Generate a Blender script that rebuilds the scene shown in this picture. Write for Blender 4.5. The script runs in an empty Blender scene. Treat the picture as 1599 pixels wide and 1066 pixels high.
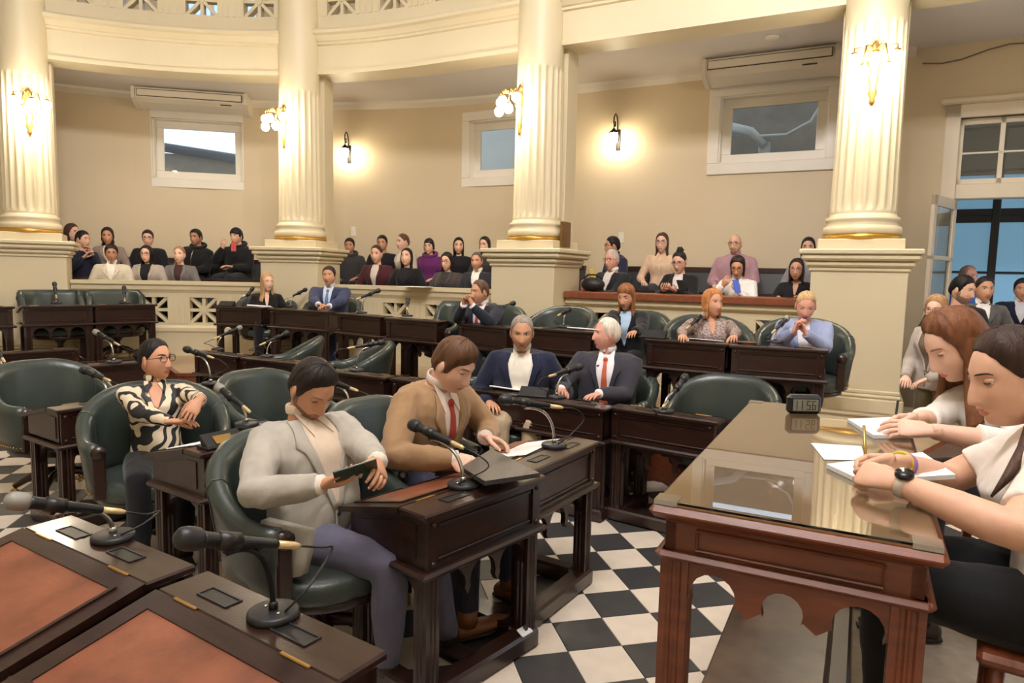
import bpy, bmesh, math, random
from mathutils import Vector, Matrix, noise
from mathutils.bvhtree import BVHTree
random.seed(7)
SC = bpy.context.scene
COL = SC.collection
V = Vector
PI = math.pi

# ---------------------------------------------------------------- camera
FPX, CX, CY = 1066.0, 799.5, 533.0            # focal length and centre in pixels of the 1599x1066 frame
PITCH, ROLL, HCAM = 0.0985, 0.0212, 1.63
_f = V((0, math.cos(PITCH), -math.sin(PITCH)))
_r = V((1, 0, 0))
_u = _r.cross(_f)
CR = _r * math.cos(ROLL) + _u * math.sin(ROLL)
CU = -_r * math.sin(ROLL) + _u * math.cos(ROLL)
CF = _f
cam_d = bpy.data.cameras.new('camera')
cam_d.sensor_width = 36.0
cam_d.lens = 36.0 * FPX / 1599.0
cam_d.clip_start = 0.05
cam = bpy.data.objects.new('camera', cam_d)
COL.objects.link(cam)
m3 = Matrix((CR, CU, -CF)).transposed()
cam.matrix_world = Matrix.Translation((0, 0, HCAM)) @ m3.to_4x4()
SC.camera = cam

def ray(px, py):
    return CR * ((px - CX) / FPX) + CU * ((CY - py) / FPX) + CF
def G(px, py, z=0.0):
    d = ray(px, py)
    return V((0, 0, HCAM)) + d * ((z - HCAM) / d.z)
def AtY(px, py, y):
    d = ray(px, py)
    return V((0, 0, HCAM)) + d * (y / d.y)
def proj(p):
    q = V(p) - V((0, 0, HCAM))
    w = q.dot(CF)
    return CX + FPX * q.dot(CR) / w, CY - FPX * q.dot(CU) / w

# ---------------------------------------------------------------- world, exposure
W = bpy.data.worlds.new('sky')
SC.world = W
W.use_nodes = True
bg = W.node_tree.nodes['Background']
bg.inputs[0].default_value = (0.74, 0.85, 1.0, 1)
bg.inputs[1].default_value = 2.2
SC.view_settings.view_transform = 'Standard'
SC.view_settings.look = 'None'
SC.view_settings.gamma = 1.0
SC.view_settings.use_curve_mapping = False
SC.view_settings.exposure = 0.0
BULB = 150.0        # emission of the sconce bulbs
CHAND = 610.0       # emission of the unseen hanging bulbs assumed overhead
LANT = 105.0

# ---------------------------------------------------------------- helpers
def lin(c):
    def f(x):
        x = x / 255.0
        return x / 12.92 if x <= 0.04045 else ((x + 0.055) / 1.055) ** 2.4
    return (f(c[0]), f(c[1]), f(c[2]), 1.0)

MATS = {}
def mat(name, col, rough=0.5, metal=0.0, spec=0.5, var=0.0, vscale=6.0, bump=0.0, bscale=60.0,
        coat=0.0, emit=None, estr=0.0, stretch=None, trans=0.0, alpha=1.0, sheen=0.0, col2=None):
    if name in MATS:
        return MATS[name]
    m = bpy.data.materials.new(name)
    m.use_nodes = True
    nt = m.node_tree
    b = nt.nodes['Principled BSDF']
    c = lin(col)
    b.inputs['Base Color'].default_value = c
    b.inputs['Roughness'].default_value = rough
    b.inputs['Metallic'].default_value = metal
    b.inputs['Specular IOR Level'].default_value = spec
    b.inputs['Coat Weight'].default_value = coat
    b.inputs['Coat Roughness'].default_value = 0.12
    b.inputs['Sheen Weight'].default_value = sheen
    b.inputs['Transmission Weight'].default_value = trans
    b.inputs['Alpha'].default_value = alpha
    if emit is not None:
        b.inputs['Emission Color'].default_value = lin(emit)
        b.inputs['Emission Strength'].default_value = estr
    if var > 0 or bump > 0:
        tc = nt.nodes.new('ShaderNodeTexCoord')
        mp = nt.nodes.new('ShaderNodeMapping')
        if stretch:
            mp.inputs['Scale'].default_value = stretch
        nt.links.new(tc.outputs['Object'], mp.inputs['Vector'])
        if var > 0:
            n = nt.nodes.new('ShaderNodeTexNoise')
            n.inputs['Scale'].default_value = vscale
            n.inputs['Detail'].default_value = 5.0
            nt.links.new(mp.outputs[0], n.inputs['Vector'])
            r = nt.nodes.new('ShaderNodeValToRGB')
            c2 = lin(col2) if col2 else tuple(min(1, x * (1 + var)) for x in c[:3]) + (1,)
            r.color_ramp.elements[0].position = 0.3
            r.color_ramp.elements[1].position = 0.7
            r.color_ramp.elements[0].color = tuple(x * (1 - var) for x in c[:3]) + (1,)
            r.color_ramp.elements[1].color = c2
            nt.links.new(n.outputs[0], r.inputs[0])
            nt.links.new(r.outputs[0], b.inputs['Base Color'])
        if bump > 0:
            n2 = nt.nodes.new('ShaderNodeTexNoise')
            n2.inputs['Scale'].default_value = bscale
            n2.inputs['Detail'].default_value = 3.0
            nt.links.new(mp.outputs[0], n2.inputs['Vector'])
            bp = nt.nodes.new('ShaderNodeBump')
            bp.inputs['Strength'].default_value = bump
            bp.inputs['Distance'].default_value = 0.01
            nt.links.new(n2.outputs[0], bp.inputs['Height'])
            nt.links.new(bp.outputs[0], b.inputs['Normal'])
    MATS[name] = m
    return m

def frame(p, x, y, z):
    m = Matrix((V(x), V(y), V(z))).transposed().to_4x4()
    m.translation = V(p)
    return m

class MB:
    def __init__(s):
        s.v = []; s.f = []; s.m = []; s.sm = []
    def add(s, vs, fs, mi=0, smooth=False, M=None):
        o = len(s.v)
        if M is not None:
            vs = [M @ V(p) for p in vs]
        s.v.extend([tuple(p) for p in vs])
        for f in fs:
            s.f.append(tuple(i + o for i in f)); s.m.append(mi); s.sm.append(smooth)
        return s
    def box(s, lo, hi, mi=0, M=None):
        x0, y0, z0 = lo; x1, y1, z1 = hi
        vs = [(x0,y0,z0),(x1,y0,z0),(x1,y1,z0),(x0,y1,z0),(x0,y0,z1),(x1,y0,z1),(x1,y1,z1),(x0,y1,z1)]
        fs = [(0,3,2,1),(4,5,6,7),(0,1,5,4),(1,2,6,5),(2,3,7,6),(3,0,4,7)]
        return s.add(vs, fs, mi, False, M)
    def cbox(s, lo, hi, b=0.004, mi=0, M=None):
        lo = V(lo); hi = V(hi)
        b = min(b, min(hi - lo) * 0.45)
        vs = []; idx = {}
        for i in (0, 1):
            for j in (0, 1):
                for k in (0, 1):
                    c = V((hi.x if i else lo.x, hi.y if j else lo.y, hi.z if k else lo.z))
                    d = V((-1 if i else 1, -1 if j else 1, -1 if k else 1)) * b
                    for a in range(3):
                        p = c + V((0 if a == 0 else d.x, 0 if a == 1 else d.y, 0 if a == 2 else d.z))
                        idx[(i, j, k, a)] = len(vs); vs.append(p)
        I = lambda i, j, k, a: idx[(i, j, k, a)]
        fs = []
        for t in (0, 1):
            q = [I(t,0,0,0), I(t,1,0,0), I(t,1,1,0), I(t,0,1,0)]; fs.append(q if t else q[::-1])
            q = [I(0,t,0,1), I(0,t,1,1), I(1,t,1,1), I(1,t,0,1)]; fs.append(q if t else q[::-1])
            q = [I(0,0,t,2), I(1,0,t,2), I(1,1,t,2), I(0,1,t,2)]; fs.append(q if t else q[::-1])
        for p in (0, 1):
            for q in (0, 1):
                fs.append([I(0,p,q,1), I(1,p,q,1), I(1,p,q,2), I(0,p,q,2)])
                fs.append([I(p,0,q,0), I(p,1,q,0), I(p,1,q,2), I(p,0,q,2)])
                fs.append([I(p,q,0,0), I(p,q,1,0), I(p,q,1,1), I(p,q,0,1)])
        for i in (0, 1):
            for j in (0, 1):
                for k in (0, 1):
                    fs.append([I(i,j,k,0), I(i,j,k,1), I(i,j,k,2)])
        return s.add(vs, fs, mi, False, M)
    def tube(s, path, rad, n=8, mi=0, caps=True, M=None, up=None, flat=None, smooth=True, closed=False):
        """rad: number or list; flat: list of (ra, rb) with frame from 'up' (a along side, b along up)"""
        path = [V(p) for p in path]
        k = len(path)
        if not isinstance(rad, (list, tuple)):
            rad = [rad] * k
        vs = []; fs = []
        prev = None
        for i in range(k):
            if closed:
                t = (path[(i + 1) % k] - path[i - 1]).normalized()
            else:
                t = (path[min(i + 1, k - 1)] - path[max(i - 1, 0)]).normalized()
            if up is not None:
                a = t.cross(V(up))
                if a.length < 1e-4: a = t.cross(V((0.3, 1, 0.1)))
            elif prev is None:
                a = t.cross(V((0, 0, 1)))
                if a.length < 0.05: a = t.cross(V((0, 1, 0)))
            else:
                a = prev - t * prev.dot(t)
            a.normalize(); prev = a
            b = a.cross(t)
            ra, rb = (rad[i], rad[i]) if flat is None else flat[i]
            for j in range(n):
                an = 2 * PI * j / n
                vs.append(path[i] + a * (ra * math.cos(an)) + b * (rb * math.sin(an)))
        rows = k if closed else k - 1
        for i in range(rows):
            for j in range(n):
                i2 = (i + 1) % k
                fs.append((i*n + j, i2*n + j, i2*n + (j+1) % n, i*n + (j+1) % n))
        if caps and not closed:
            fs.append(tuple(range(n)))
            fs.append(tuple((k-1)*n + j for j in range(n))[::-1])
        return s.add(vs, fs, mi, smooth, M)
    def lathe(s, prof, n=24, mi=0, M=None, smooth=True, caps=True):
        vs = []; fs = []
        for (r, z) in prof:
            for j in range(n):
                a = 2 * PI * j / n
                vs.append((r * math.cos(a), r * math.sin(a), z))
        for i in range(len(prof) - 1):
            for j in range(n):
                fs.append((i*n + j, i*n + (j+1) % n, (i+1)*n + (j+1) % n, (i+1)*n + j))
        if caps:
            if prof[0][0] > 1e-5: fs.append(tuple(range(n))[::-1])
            if prof[-1][0] > 1e-5: fs.append(tuple((len(prof)-1)*n + j for j in range(n)))
        return s.add(vs, fs, mi, smooth, M)
    def prism(s, poly, d0, d1, mi=0, M=None, axis='y'):
        """poly in (a,b); extruded along axis from d0 to d1. axis y: (a,d,b); x: (d,a,b); z: (a,b,d)"""
        n = len(poly)
        def P(a, b, d):
            return (a, d, b) if axis == 'y' else ((d, a, b) if axis == 'x' else (a, b, d))
        vs = [P(a, b, d0) for a, b in poly] + [P(a, b, d1) for a, b in poly]
        fs = [tuple(range(n)), tuple(range(n, 2*n))[::-1]]
        for i in range(n):
            j = (i + 1) % n
            fs.append((i, i + n, j + n, j))
        return s.add(vs, fs, mi, False, M)
    def ell(s, c, r, n=12, k=8, mi=0, M=None, R=None):
        if not isinstance(r, (list, tuple)): r = (r, r, r)
        vs = []; fs = []
        c = V(c)
        for i in range(k + 1):
            la = -PI/2 + PI * i / k
            for j in range(n):
                lo = 2 * PI * j / n
                p = V((r[0]*math.cos(la)*math.cos(lo), r[1]*math.cos(la)*math.sin(lo), r[2]*math.sin(la)))
                if R is not None: p = R @ p
                vs.append(c + p)
        for i in range(k):
            for j in range(n):
                fs.append((i*n + j, i*n + (j+1) % n, (i+1)*n + (j+1) % n, (i+1)*n + j))
        return s.add(vs, fs, mi, True, M)
    def mesh(s, name, mats=()):
        me = bpy.data.meshes.new(name)
        me.from_pydata(s.v, [], s.f)
        for m in mats: me.materials.append(m)
        if len(mats) > 1: me.polygons.foreach_set('material_index', s.m)
        me.polygons.foreach_set('use_smooth', s.sm)
        bm = bmesh.new(); bm.from_mesh(me)
        bmesh.ops.remove_doubles(bm, verts=bm.verts, dist=1e-6)
        bmesh.ops.recalc_face_normals(bm, faces=bm.faces)
        bm.to_mesh(me); bm.free()
        me.update()
        return me
    def build(s, name, mats, parent=None):
        if not isinstance(mats, (list, tuple)): mats = [mats]
        return link(name, s.mesh(name, mats), parent)

def link(name, me, parent=None):
    o = bpy.data.objects.new(name, me)
    COL.objects.link(o)
    if parent is not None: o.parent = parent
    return o
def empty(name, loc=(0, 0, 0), rz=0.0, scale=None):
    o = bpy.data.objects.new(name, None)
    o.empty_display_size = 0.1
    COL.objects.link(o)
    o.location = loc; o.rotation_euler = (0, 0, rz)
    if scale: o.scale = scale
    return o
def tag(o, label, cat, group=None):
    o['label'] = label; o['category'] = cat
    if group: o['group'] = group
    return o
def struct(o):
    o['kind'] = 'structure'
    return o

class BP:
    """blueprint of a thing: parts with shared meshes, placed any number of times"""
    def __init__(s): s.p = []; s.stuff = set()
    def part(s, name, mb, mats, par=None, label=None):
        if not isinstance(mats, (list, tuple)): mats = [mats]
        s.p.append((name, mb.mesh(name, mats), par, label)); return len(s.p) - 1
    def again(s, name, i, M, par=None):
        s.p.append((name, s.p[i][1], par, M)); return len(s.p) - 1
    def place(s, name, label, cat, group, loc, rz, scale=None):
        r = empty(name, loc, rz, scale); tag(r, label, cat, group)
        obs = []
        for (n, me, par, x) in s.p:
            o = link(n, me, r if par is None else obs[par])
            if isinstance(x, Matrix): o.matrix_local = x
            elif x: o['label'] = x
            if len(obs) in s.stuff: o['kind'] = 'stuff'
            obs.append(o)
        return r

# ---------------------------------------------------------------- materials
M_CREAM = mat('cream_plaster', (216, 202, 168), 0.45, var=0.02, vscale=1.5, bump=0.04, bscale=30)
M_WALL = mat('beige_wall_paint', (216, 198, 166), 0.55, var=0.025, vscale=0.8, bump=0.05, bscale=25)
M_WHITE = mat('white_paint', (236, 228, 214), 0.4, var=0.02, vscale=2)
M_CEIL = mat('ceiling_white', (228, 222, 216), 0.6, var=0.02, vscale=1)
M_GOLDP = mat('gold_paint', (190, 145, 60), 0.35, metal=0.6, var=0.1, vscale=8)
M_WOOD = mat('dark_desk_wood', (44, 25, 19), 0.28, spec=0.5, var=0.35, vscale=7, stretch=(1, 6, 6), bump=0.05, bscale=40, coat=0.25)
M_WOOD2 = mat('red_brown_wood', (112, 58, 34), 0.35, var=0.3, vscale=5, stretch=(1.2, 7, 7), bump=0.05, bscale=40, coat=0.2)
M_WOOD3 = mat('counter_wood', (128, 70, 44), 0.35, var=0.2, vscale=5, stretch=(1, 8, 8), coat=0.2)
M_LEATHER = mat('desk_leather', (128, 74, 50), 0.45, var=0.25, vscale=9, bump=0.12, bscale=30)
M_GREEN = mat('green_leather', (54, 62, 57), 0.3, spec=0.55, var=0.12, vscale=7, bump=0.1, bscale=120)
M_BLACK = mat('black_plastic', (22, 22, 23), 0.4, bump=0.03)
M_DKMETAL = mat('dark_metal', (52, 52, 54), 0.42, metal=0.5)
M_CHROME = mat('chrome', (190, 186, 180), 0.2, metal=0.95)
M_BRASS = mat('brass', (178, 142, 80), 0.3, metal=0.85)
M_CREAMPL = mat('cream_connector', (214, 190, 140), 0.35, metal=0.3)
M_PAPER = mat('paper', (240, 240, 238), 0.6)
M_IRON = mat('black_iron', (28, 25, 24), 0.45, metal=0.6)
M_TILEB = mat('black_tile', (60, 59, 59), 0.35, var=0.18, vscale=9, bump=0.03)
M_TILEW = mat('white_tile', (218, 204, 186), 0.35, var=0.06, vscale=9, bump=0.03)
M_GROUT = mat('grout', (70, 62, 55), 0.8)
M_BULB = mat('lit_bulb', (255, 246, 225), 0.3, emit=(255, 242, 220), estr=BULB)
M_CHBULB = mat('assumed_chandelier_bulb', (255, 246, 225), 0.3, emit=(250, 248, 250), estr=CHAND)
M_LANT = mat('lit_lantern_glass', (255, 246, 225), 0.3, emit=(255, 238, 205), estr=LANT)
M_GLASS = mat('window_glass', (225, 235, 240), 0.02, trans=1.0)
M_DARK = mat('dark_leather_bench', (46, 44, 44), 0.45, bump=0.08)
M_BENCHW = mat('bench_wood', (52, 32, 24), 0.4, var=0.2)
M_TIER = mat('tier_floor_boards', (172, 148, 118), 0.5, var=0.1, vscale=4)

# ---------------------------------------------------------------- plan of the hall: colonnade curve
RC, ANG = 5.5, math.radians(27)
OC = V((-3.75, 4.3))
def cc(s, off=0.0):
    """point, tangent, outward normal of the colonnade at arc length s; off = metres outwards"""
    if s >= 0:
        t = V((math.cos(ANG), -math.sin(ANG))); n = V((math.sin(ANG), math.cos(ANG)))
        p = OC + n * RC + t * s
    else:
        a = ANG + s / RC
        n = V((math.sin(a), math.cos(a))); t = V((math.cos(a), -math.sin(a)))
        p = OC + n * RC
    return p + n * off, t, n
def s_at(px, py, off, lo=-8.5, hi=9.0):
    """arc length where the vertical surface at 'off' is met by the ray of a pixel"""
    d = ray(px, py); best = None
    k = 700
    for i in range(k + 1):
        s = lo + (hi - lo) * i / k
        p, t, n = cc(s, off)
        e = abs(p.x * d.y - p.y * d.x) / p.length
        if best is None or e < best[0]: best = (e, s)
    return best[1]
def frame_at(s, off, z, inward=True):
    """x along the wall to the viewer's right, y outwards (away from hall), z up"""
    p, t, n = cc(s, off)
    return frame((p.x, p.y, z), (t.x, t.y, 0), (n.x, n.y, 0), (0, 0, 1))
def sweep(mb, s0, s1, prof, mi=0, smooth=False, step=0.22, caps=True):
    """closed profile of (off, z) swept along the colonnade curve"""
    k = max(1, int(math.ceil((s1 - s0) / step)))
    if s0 >= 0: k = 1
    n = len(prof); vs = []; fs = []
    for i in range(k + 1):
        s = s0 + (s1 - s0) * i / k
        for (o, z) in prof:
            p, t, nn = cc(s, o)
            vs.append((p.x, p.y, z))
    for i in range(k):
        for j in range(n):
            fs.append((i*n + j, i*n + (j+1) % n, (i+1)*n + (j+1) % n, (i+1)*n + j))
    if caps:
        fs.append(tuple(range(n))); fs.append(tuple(k*n + j for j in range(n))[::-1])
    mb.add(vs, fs, mi, smooth)
def rect(o0, o1, z0, z1):
    return [(o0, z0), (o1, z0), (o1, z1), (o0, z1)]
SCOL = [-8.85, -5.35, -1.85, 1.72, 5.25]       # arc lengths of the columns
TIER = 0.37
ZB, ZC = 4.30, 4.50                            # underside of beam, aisle ceiling
WOFF = 2.4

# ================================================================ STRUCTURE
def wall_pt(px, py, off=WOFF):
    s = s_at(px, py, off)
    p, t, n = cc(s, off)
    d = ray(px, py)
    return s, HCAM + d.z * (p.length / math.hypot(d.x, d.y))

# ---- floor: slab with separate black and white tiles laid on it
TA, TO, TS = 0.2329, V((0.528, 3.917)), 0.25
ei = V((math.cos(TA), math.sin(TA))); ej = V((math.sin(TA), -math.cos(TA)))
mb = MB(); mb.box((-13, -7, -0.2), (12, 13, -0.012))
floor = struct(mb.build('floor', M_GROUT))
def tile_mesh(name, m):
    b = MB(); h = TS/2 - 0.0012
    b.cbox((-h, -h, -0.014), (h, h, 0), 0.0015)
    return b.mesh(name, [m])
tm = [tile_mesh('floor_tile', M_TILEW), tile_mesh('floor_tile_dark', M_TILEB)]
cells = []
for i in range(-44, 40):
    for j in range(-34, 34):
        c = TO + (ei * (i + .5) + ej * (j + .5)) * TS
        if not (-9.5 < c.x < 8 and -3.0 < c.y < 11): continue
        if c.y > 0.4:
            px, py = proj((c.x, c.y, 0))
            vis = -60 < px < 1660 and 300 < py < 1110
        else: vis = False
        cells.append((0 if vis else 1, c.length, i, j, c))
cells.sort(key=lambda t: t[:2])
for k, (nv, dist, i, j, c) in enumerate(cells):
    if k >= 300: break
    o = link('floor_tile', tm[(i + j) % 2], floor)
    o.location = (c.x, c.y, 0); o.rotation_euler = (0, 0, TA)
rest = MB(); h = TS/2 - 0.0012
for (nv, dist, i, j, c) in cells[300:]:
    q = [c + ei*a*h + ej*b*h for a, b in ((-1,-1),(1,-1),(1,1),(-1,1))]
    rest.add([(p.x, p.y, 0) for p in q] + [(p.x, p.y, -0.013) for p in q],
             [(0,1,2,3),(0,4,5,1),(1,5,6,2),(2,6,7,3),(3,7,4,0)], (i + j) % 2)
o = rest.build('floor_tiles', [M_TILEW, M_TILEB], floor); o['kind'] = 'stuff'

# ---- raised tier under the outer desks
front = [(2.5, 4.42), (-2.95, 8.32), (-3.95, 8.02), (-4.75, 9.14), (-5.85, 8.05), (-8.2, 5.7)]
back = [cc(s, 0.3)[0] for s in [-8.9 + 0.5*k for k in range(18)] + [0, 5.9]]
poly = front + [(p.x, p.y) for p in back] + [(4.2, 6.05)]
mb = MB()
mb.prism(poly, 0.0, TIER, axis='z')
struct(mb.build('floor_tier', M_TIER))
mb = MB()
pts = [(4.2, 6.05)] + front
for a, b in zip(pts[:-1], pts[1:]):
    a = V(a); b = V(b); d = (b - a).normalized(); n = V((-d.y, d.x))
    for (z0, z1, w) in ((0.0, TIER - 0.03, 0.02), (TIER - 0.03, TIER + 0.006, 0.035)):
        q = [a - d*0.0 + n*w, b + n*w, b - n*0.02, a - n*0.02]
        mb.add([(p.x, p.y, z0) for p in q] + [(p.x, p.y, z1) for p in q],
               [(0,3,2,1),(4,5,6,7),(0,1,5,4),(1,2,6,5),(2,3,7,6),(3,0,4,7)])
struct(mb.build('trim_1', M_WOOD2))

# ---- public seating platforms behind the balustrade
mb = MB(); sweep(mb, -9.2, 5.6, rect(0.1, 1.25, 0.0, 0.64)); sweep(mb, -9.2, 5.6, rect(1.25, WOFF, 0.0, 0.88))
struct(mb.build('floor_gallery', M_TIER))

# ---- curved outer wall with window and door openings
win = []
def outer(px0, py0, px1, py1):
    s0, z1 = wall_pt(px0, py0); s1, z0 = wall_pt(px1, py1)
    return s0, s1, z0, z1
def win_rect(pts):
    (l, t, r, b) = pts
    s0, za = wall_pt(l, (t + b)/2); s1, zb = wall_pt(r, (t + b)/2)
    zt = (wall_pt(l, t)[1]); zz = wall_pt(l, b)[1]
    return s0, s1, zz, zt
W1 = win_rect((237, 183, 379, 277))
W3 = win_rect((1124, 152, 1290, 256))
W2 = win_rect((722, 190, 838, 278))
W2 = (W2[0], W2[0] + (W1[1] - W1[0]), W2[2], W2[3])
D0 = s_at(1481, 400, WOFF)
DOOR = (D0, D0 + 1.75, 0.0, 3.62)
holes = [W1, W2, W3, DOOR]
brk = sorted([-9.2, 11.0] + [x for h in holes for x in h[:2]])
mb = MB()
for a, b in zip(brk[:-1], brk[1:]):
    if b - a < 1e-4: continue
    mid = (a + b) / 2
    zs = [(0.0, 8.0)]
    for h in holes:
        if h[0] <= mid <= h[1]:
            zs = [(0.0, h[2]), (h[3], 8.0)]
    for z0, z1 in zs:
        if z1 - z0 > 1e-3:
            if a < 0 < b:
                sweep(mb, a, -1e-6, rect(WOFF, WOFF + 0.3, z0, z1), caps=False); sweep(mb, 0, b, rect(WOFF, WOFF + 0.3, z0, z1), caps=False)
            else: sweep(mb, a, b, rect(WOFF, WOFF + 0.3, z0, z1))
struct(mb.build('wall_back', M_WALL))
# cove and plinth rail of the wall
mb = MB()
for a, b in ((-9.2, -1e-6), (0, 5.7)):
    sweep(mb, a, b, [(WOFF, 4.40), (WOFF, ZC), (WOFF - 0.12, ZC), (WOFF - 0.10, 4.46), (WOFF - 0.03, 4.42)])
struct(mb.build('trim_2', M_WHITE))
# aisle ceiling / gallery floor
mb = MB()
for a, b in ((-9.2, -1e-6), (0, 11)):
    sweep(mb, a, b, rect(0.3, WOFF + 0.1, ZC, ZC + 0.14))
struct(mb.build('ceiling', M_CEIL))
# hall ceiling and the walls behind the camera
mb = MB(); mb.box((-12, -6, 7.9), (11, 13, 8.1)); struct(mb.build('ceiling_hall', M_CEIL))
mb = MB(); mb.box((-12, -6.2, 0), (11, -6, 8)); struct(mb.build('wall_rear', M_CREAM))
mb = MB(); mb.box((-12.2, -6.2, 0), (-12, 13, 8)); struct(mb.build('wall_left', M_CREAM))
mb = MB(); mb.box((11, -6.2, 0), (11.2, 4, 8)); struct(mb.build('wall_right', M_CREAM))

# ---- windows
def window(n, h):
    s0, s1, z0, z1 = h
    sm = (s0 + s1)/2; w = (cc(s1, WOFF)[0] - cc(s0, WOFF)[0]).length
    F = frame_at(sm, WOFF, (z0 + z1)/2)
    r = empty('window_%d' % n); r.matrix_world = F; struct(r)
    hw, hz = w/2, (z1 - z0)/2
    mb = MB()
    c = 0.15
    for (a, b) in (((-hw - c, -hz - c), (hw + c, -hz)), ((-hw - c, hz), (hw + c, hz + c)), ((-hw - c, -hz), (-hw, hz)), ((hw, -hz), (hw + c, hz))):
        mb.cbox((a[0], -0.035, a[1]), (b[0], 0.16, b[1]), 0.008)
    mb.build('casing', M_WHITE, r)
    mb = MB()
    for (a, b) in (((-hw, -hz), (hw, -hz + 0.02)), ((-hw, hz - 0.02), (hw, hz)), ((-hw, -hz), (-hw + 0.02, hz)), ((hw - 0.02, -hz), (hw, hz))):
        mb.box((a[0], 0.0, a[1]), (b[0], 0.3, b[1]))
    mb.build('reveal', M_WHITE, r)
    mb = MB(); e = 0.14
    for (a, b) in (((-hw, -hz), (hw, -hz + e)), ((-hw, hz - e), (hw, hz)), ((-hw, -hz + e), (-hw + e, hz - e)), ((hw - e, -hz + e), (hw, hz - e))):
        mb.cbox((a[0], 0.13, a[1]), (b[0], 0.18, b[1]), 0.006)
    mb.build('sash_frame', M_WHITE, r)
    mb = MB(); mb.box((-hw + e, 0.15, -hz + e), (hw - e, 0.156, hz - e)); mb.build('pane', M_GLASS, r)
    return r
window(1, W1); window(2, W2); window(3, W3)

# ---- what stands outside the windows
M_OUTW = mat('outside_wall', (150, 148, 150), 0.8, var=0.1)
M_OUTD = mat('outside_gutter', (84, 96, 116), 0.6)
M_PIPE = mat('outside_pipe', (205, 212, 222), 0.4)
def outside(h, kind):
    sm = (h[0] + h[1])/2
    F = frame_at(sm, WOFF, (h[2] + h[3])/2)
    r = empty('neighbour_roof'); r.matrix_world = F
    zc = h[2] + (h[3] - h[2])/2
    if kind == 1:
        mb = MB(); mb.box((-1.8, 2.0, -zc), (1.8, 2.2, 0.22)); mb.build('wall', M_OUTW, r)
        mb = MB(); mb.cbox((-0.25, 1.93, -0.42), (0.5, 1.99, -0.26), 0.01); mb.build('window', M_OUTD, r)
        mb = MB()
        mb.tube([(-2.0, 1.9, 0.42), (0.45, 1.9, 0.16), (1.9, 1.9, 0.30)], 0.09, 8); mb.build('gutter', M_OUTD, r)
        tag(r, 'grey neighbouring roof edge with gutter seen through the leftmost window', 'roof')
    elif kind == 2:
        mb = MB(); mb.box((-1.8, 2.0, -zc), (1.8, 2.2, 1.2)); mb.build('wall', M_PIPE, r)
        mb = MB(); mb.cbox((-0.62, 1.9, -0.10), (0.3, 1.99, 0.26), 0.01); mb.cbox((-0.7, 1.9, 0.42), (1.2, 1.97, 0.46), 0.01); mb.build('louvre_box', M_OUTD, r)
        tag(r, 'pale neighbouring wall with dark louvre seen through the middle window', 'roof')
    else:
        mb = MB(); mb.box((-2.2, 2.2, -zc), (2.4, 2.4, 0.9)); mb.build('wall', M_OUTW, r)
        mb = MB(); mb.cbox((-0.42, 1.9, -1.2), (-0.24, 2.0, 0.16), 0.01); mb.build('post', M_PIPE, r)
        mb = MB(); mb.tube([(-0.9, 1.9, 0.45), (-0.55, 1.88, 0.34), (-0.33, 1.88, 0.1)], 0.07, 8); mb.tube([(-0.4, 1.85, 0.25), (0.0, 1.85, 0.24), (0.35, 1.85, 0.42), (0.5, 1.85, 0.7)], 0.025, 6); mb.build('pipe', M_PIPE, r)
        tag(r, 'grey outdoor wall with white post and cable seen through right window', 'roof')
outside(W1, 1); outside(W2, 2); outside(W3, 3)

# ---- beam and cornice over the columns, one length per bay
bays = list(zip(SCOL[:-1], SCOL[1:])) + [(5.25, 9.5)]
for k, (a, b) in enumerate(bays):
    mb = MB()
    for x, y in ([(a, b)] if not (a < 0 < b) else [(a, -1e-6), (0, b)]):
        sweep(mb, x, y, [(0.02, ZB), (0.40, ZB), (0.40, 4.88), (-0.10, 4.88), (-0.13, 4.85), (-0.13, 4.81), (-0.09, 4.79), (-0.05, 4.73), (-0.03, 4.72), (-0.03, 4.69), (0.0, 4.68), (0.0, 4.36), (-0.02, 4.355), (-0.02, ZB)])
    o = struct(mb.build('trim_%d' % (3 + k), M_CREAM))

def star(mb, F, h, depth, bar):
    """square grille of four crossing bars, centred in frame F"""
    for an in (0, 45, 90, 135):
        L = h if an % 90 == 0 else h * 1.38
        R = F @ Matrix.Rotation(math.radians(an), 4, 'Y')
        mb.box((-L, -depth, -bar), (L, depth, bar), 0, R)
    mb.tube([F @ V((0, -depth - 0.012, 0)), F @ V((0, depth + 0.012, 0))], bar * 1.9, 10, 0, smooth=False)

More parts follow.
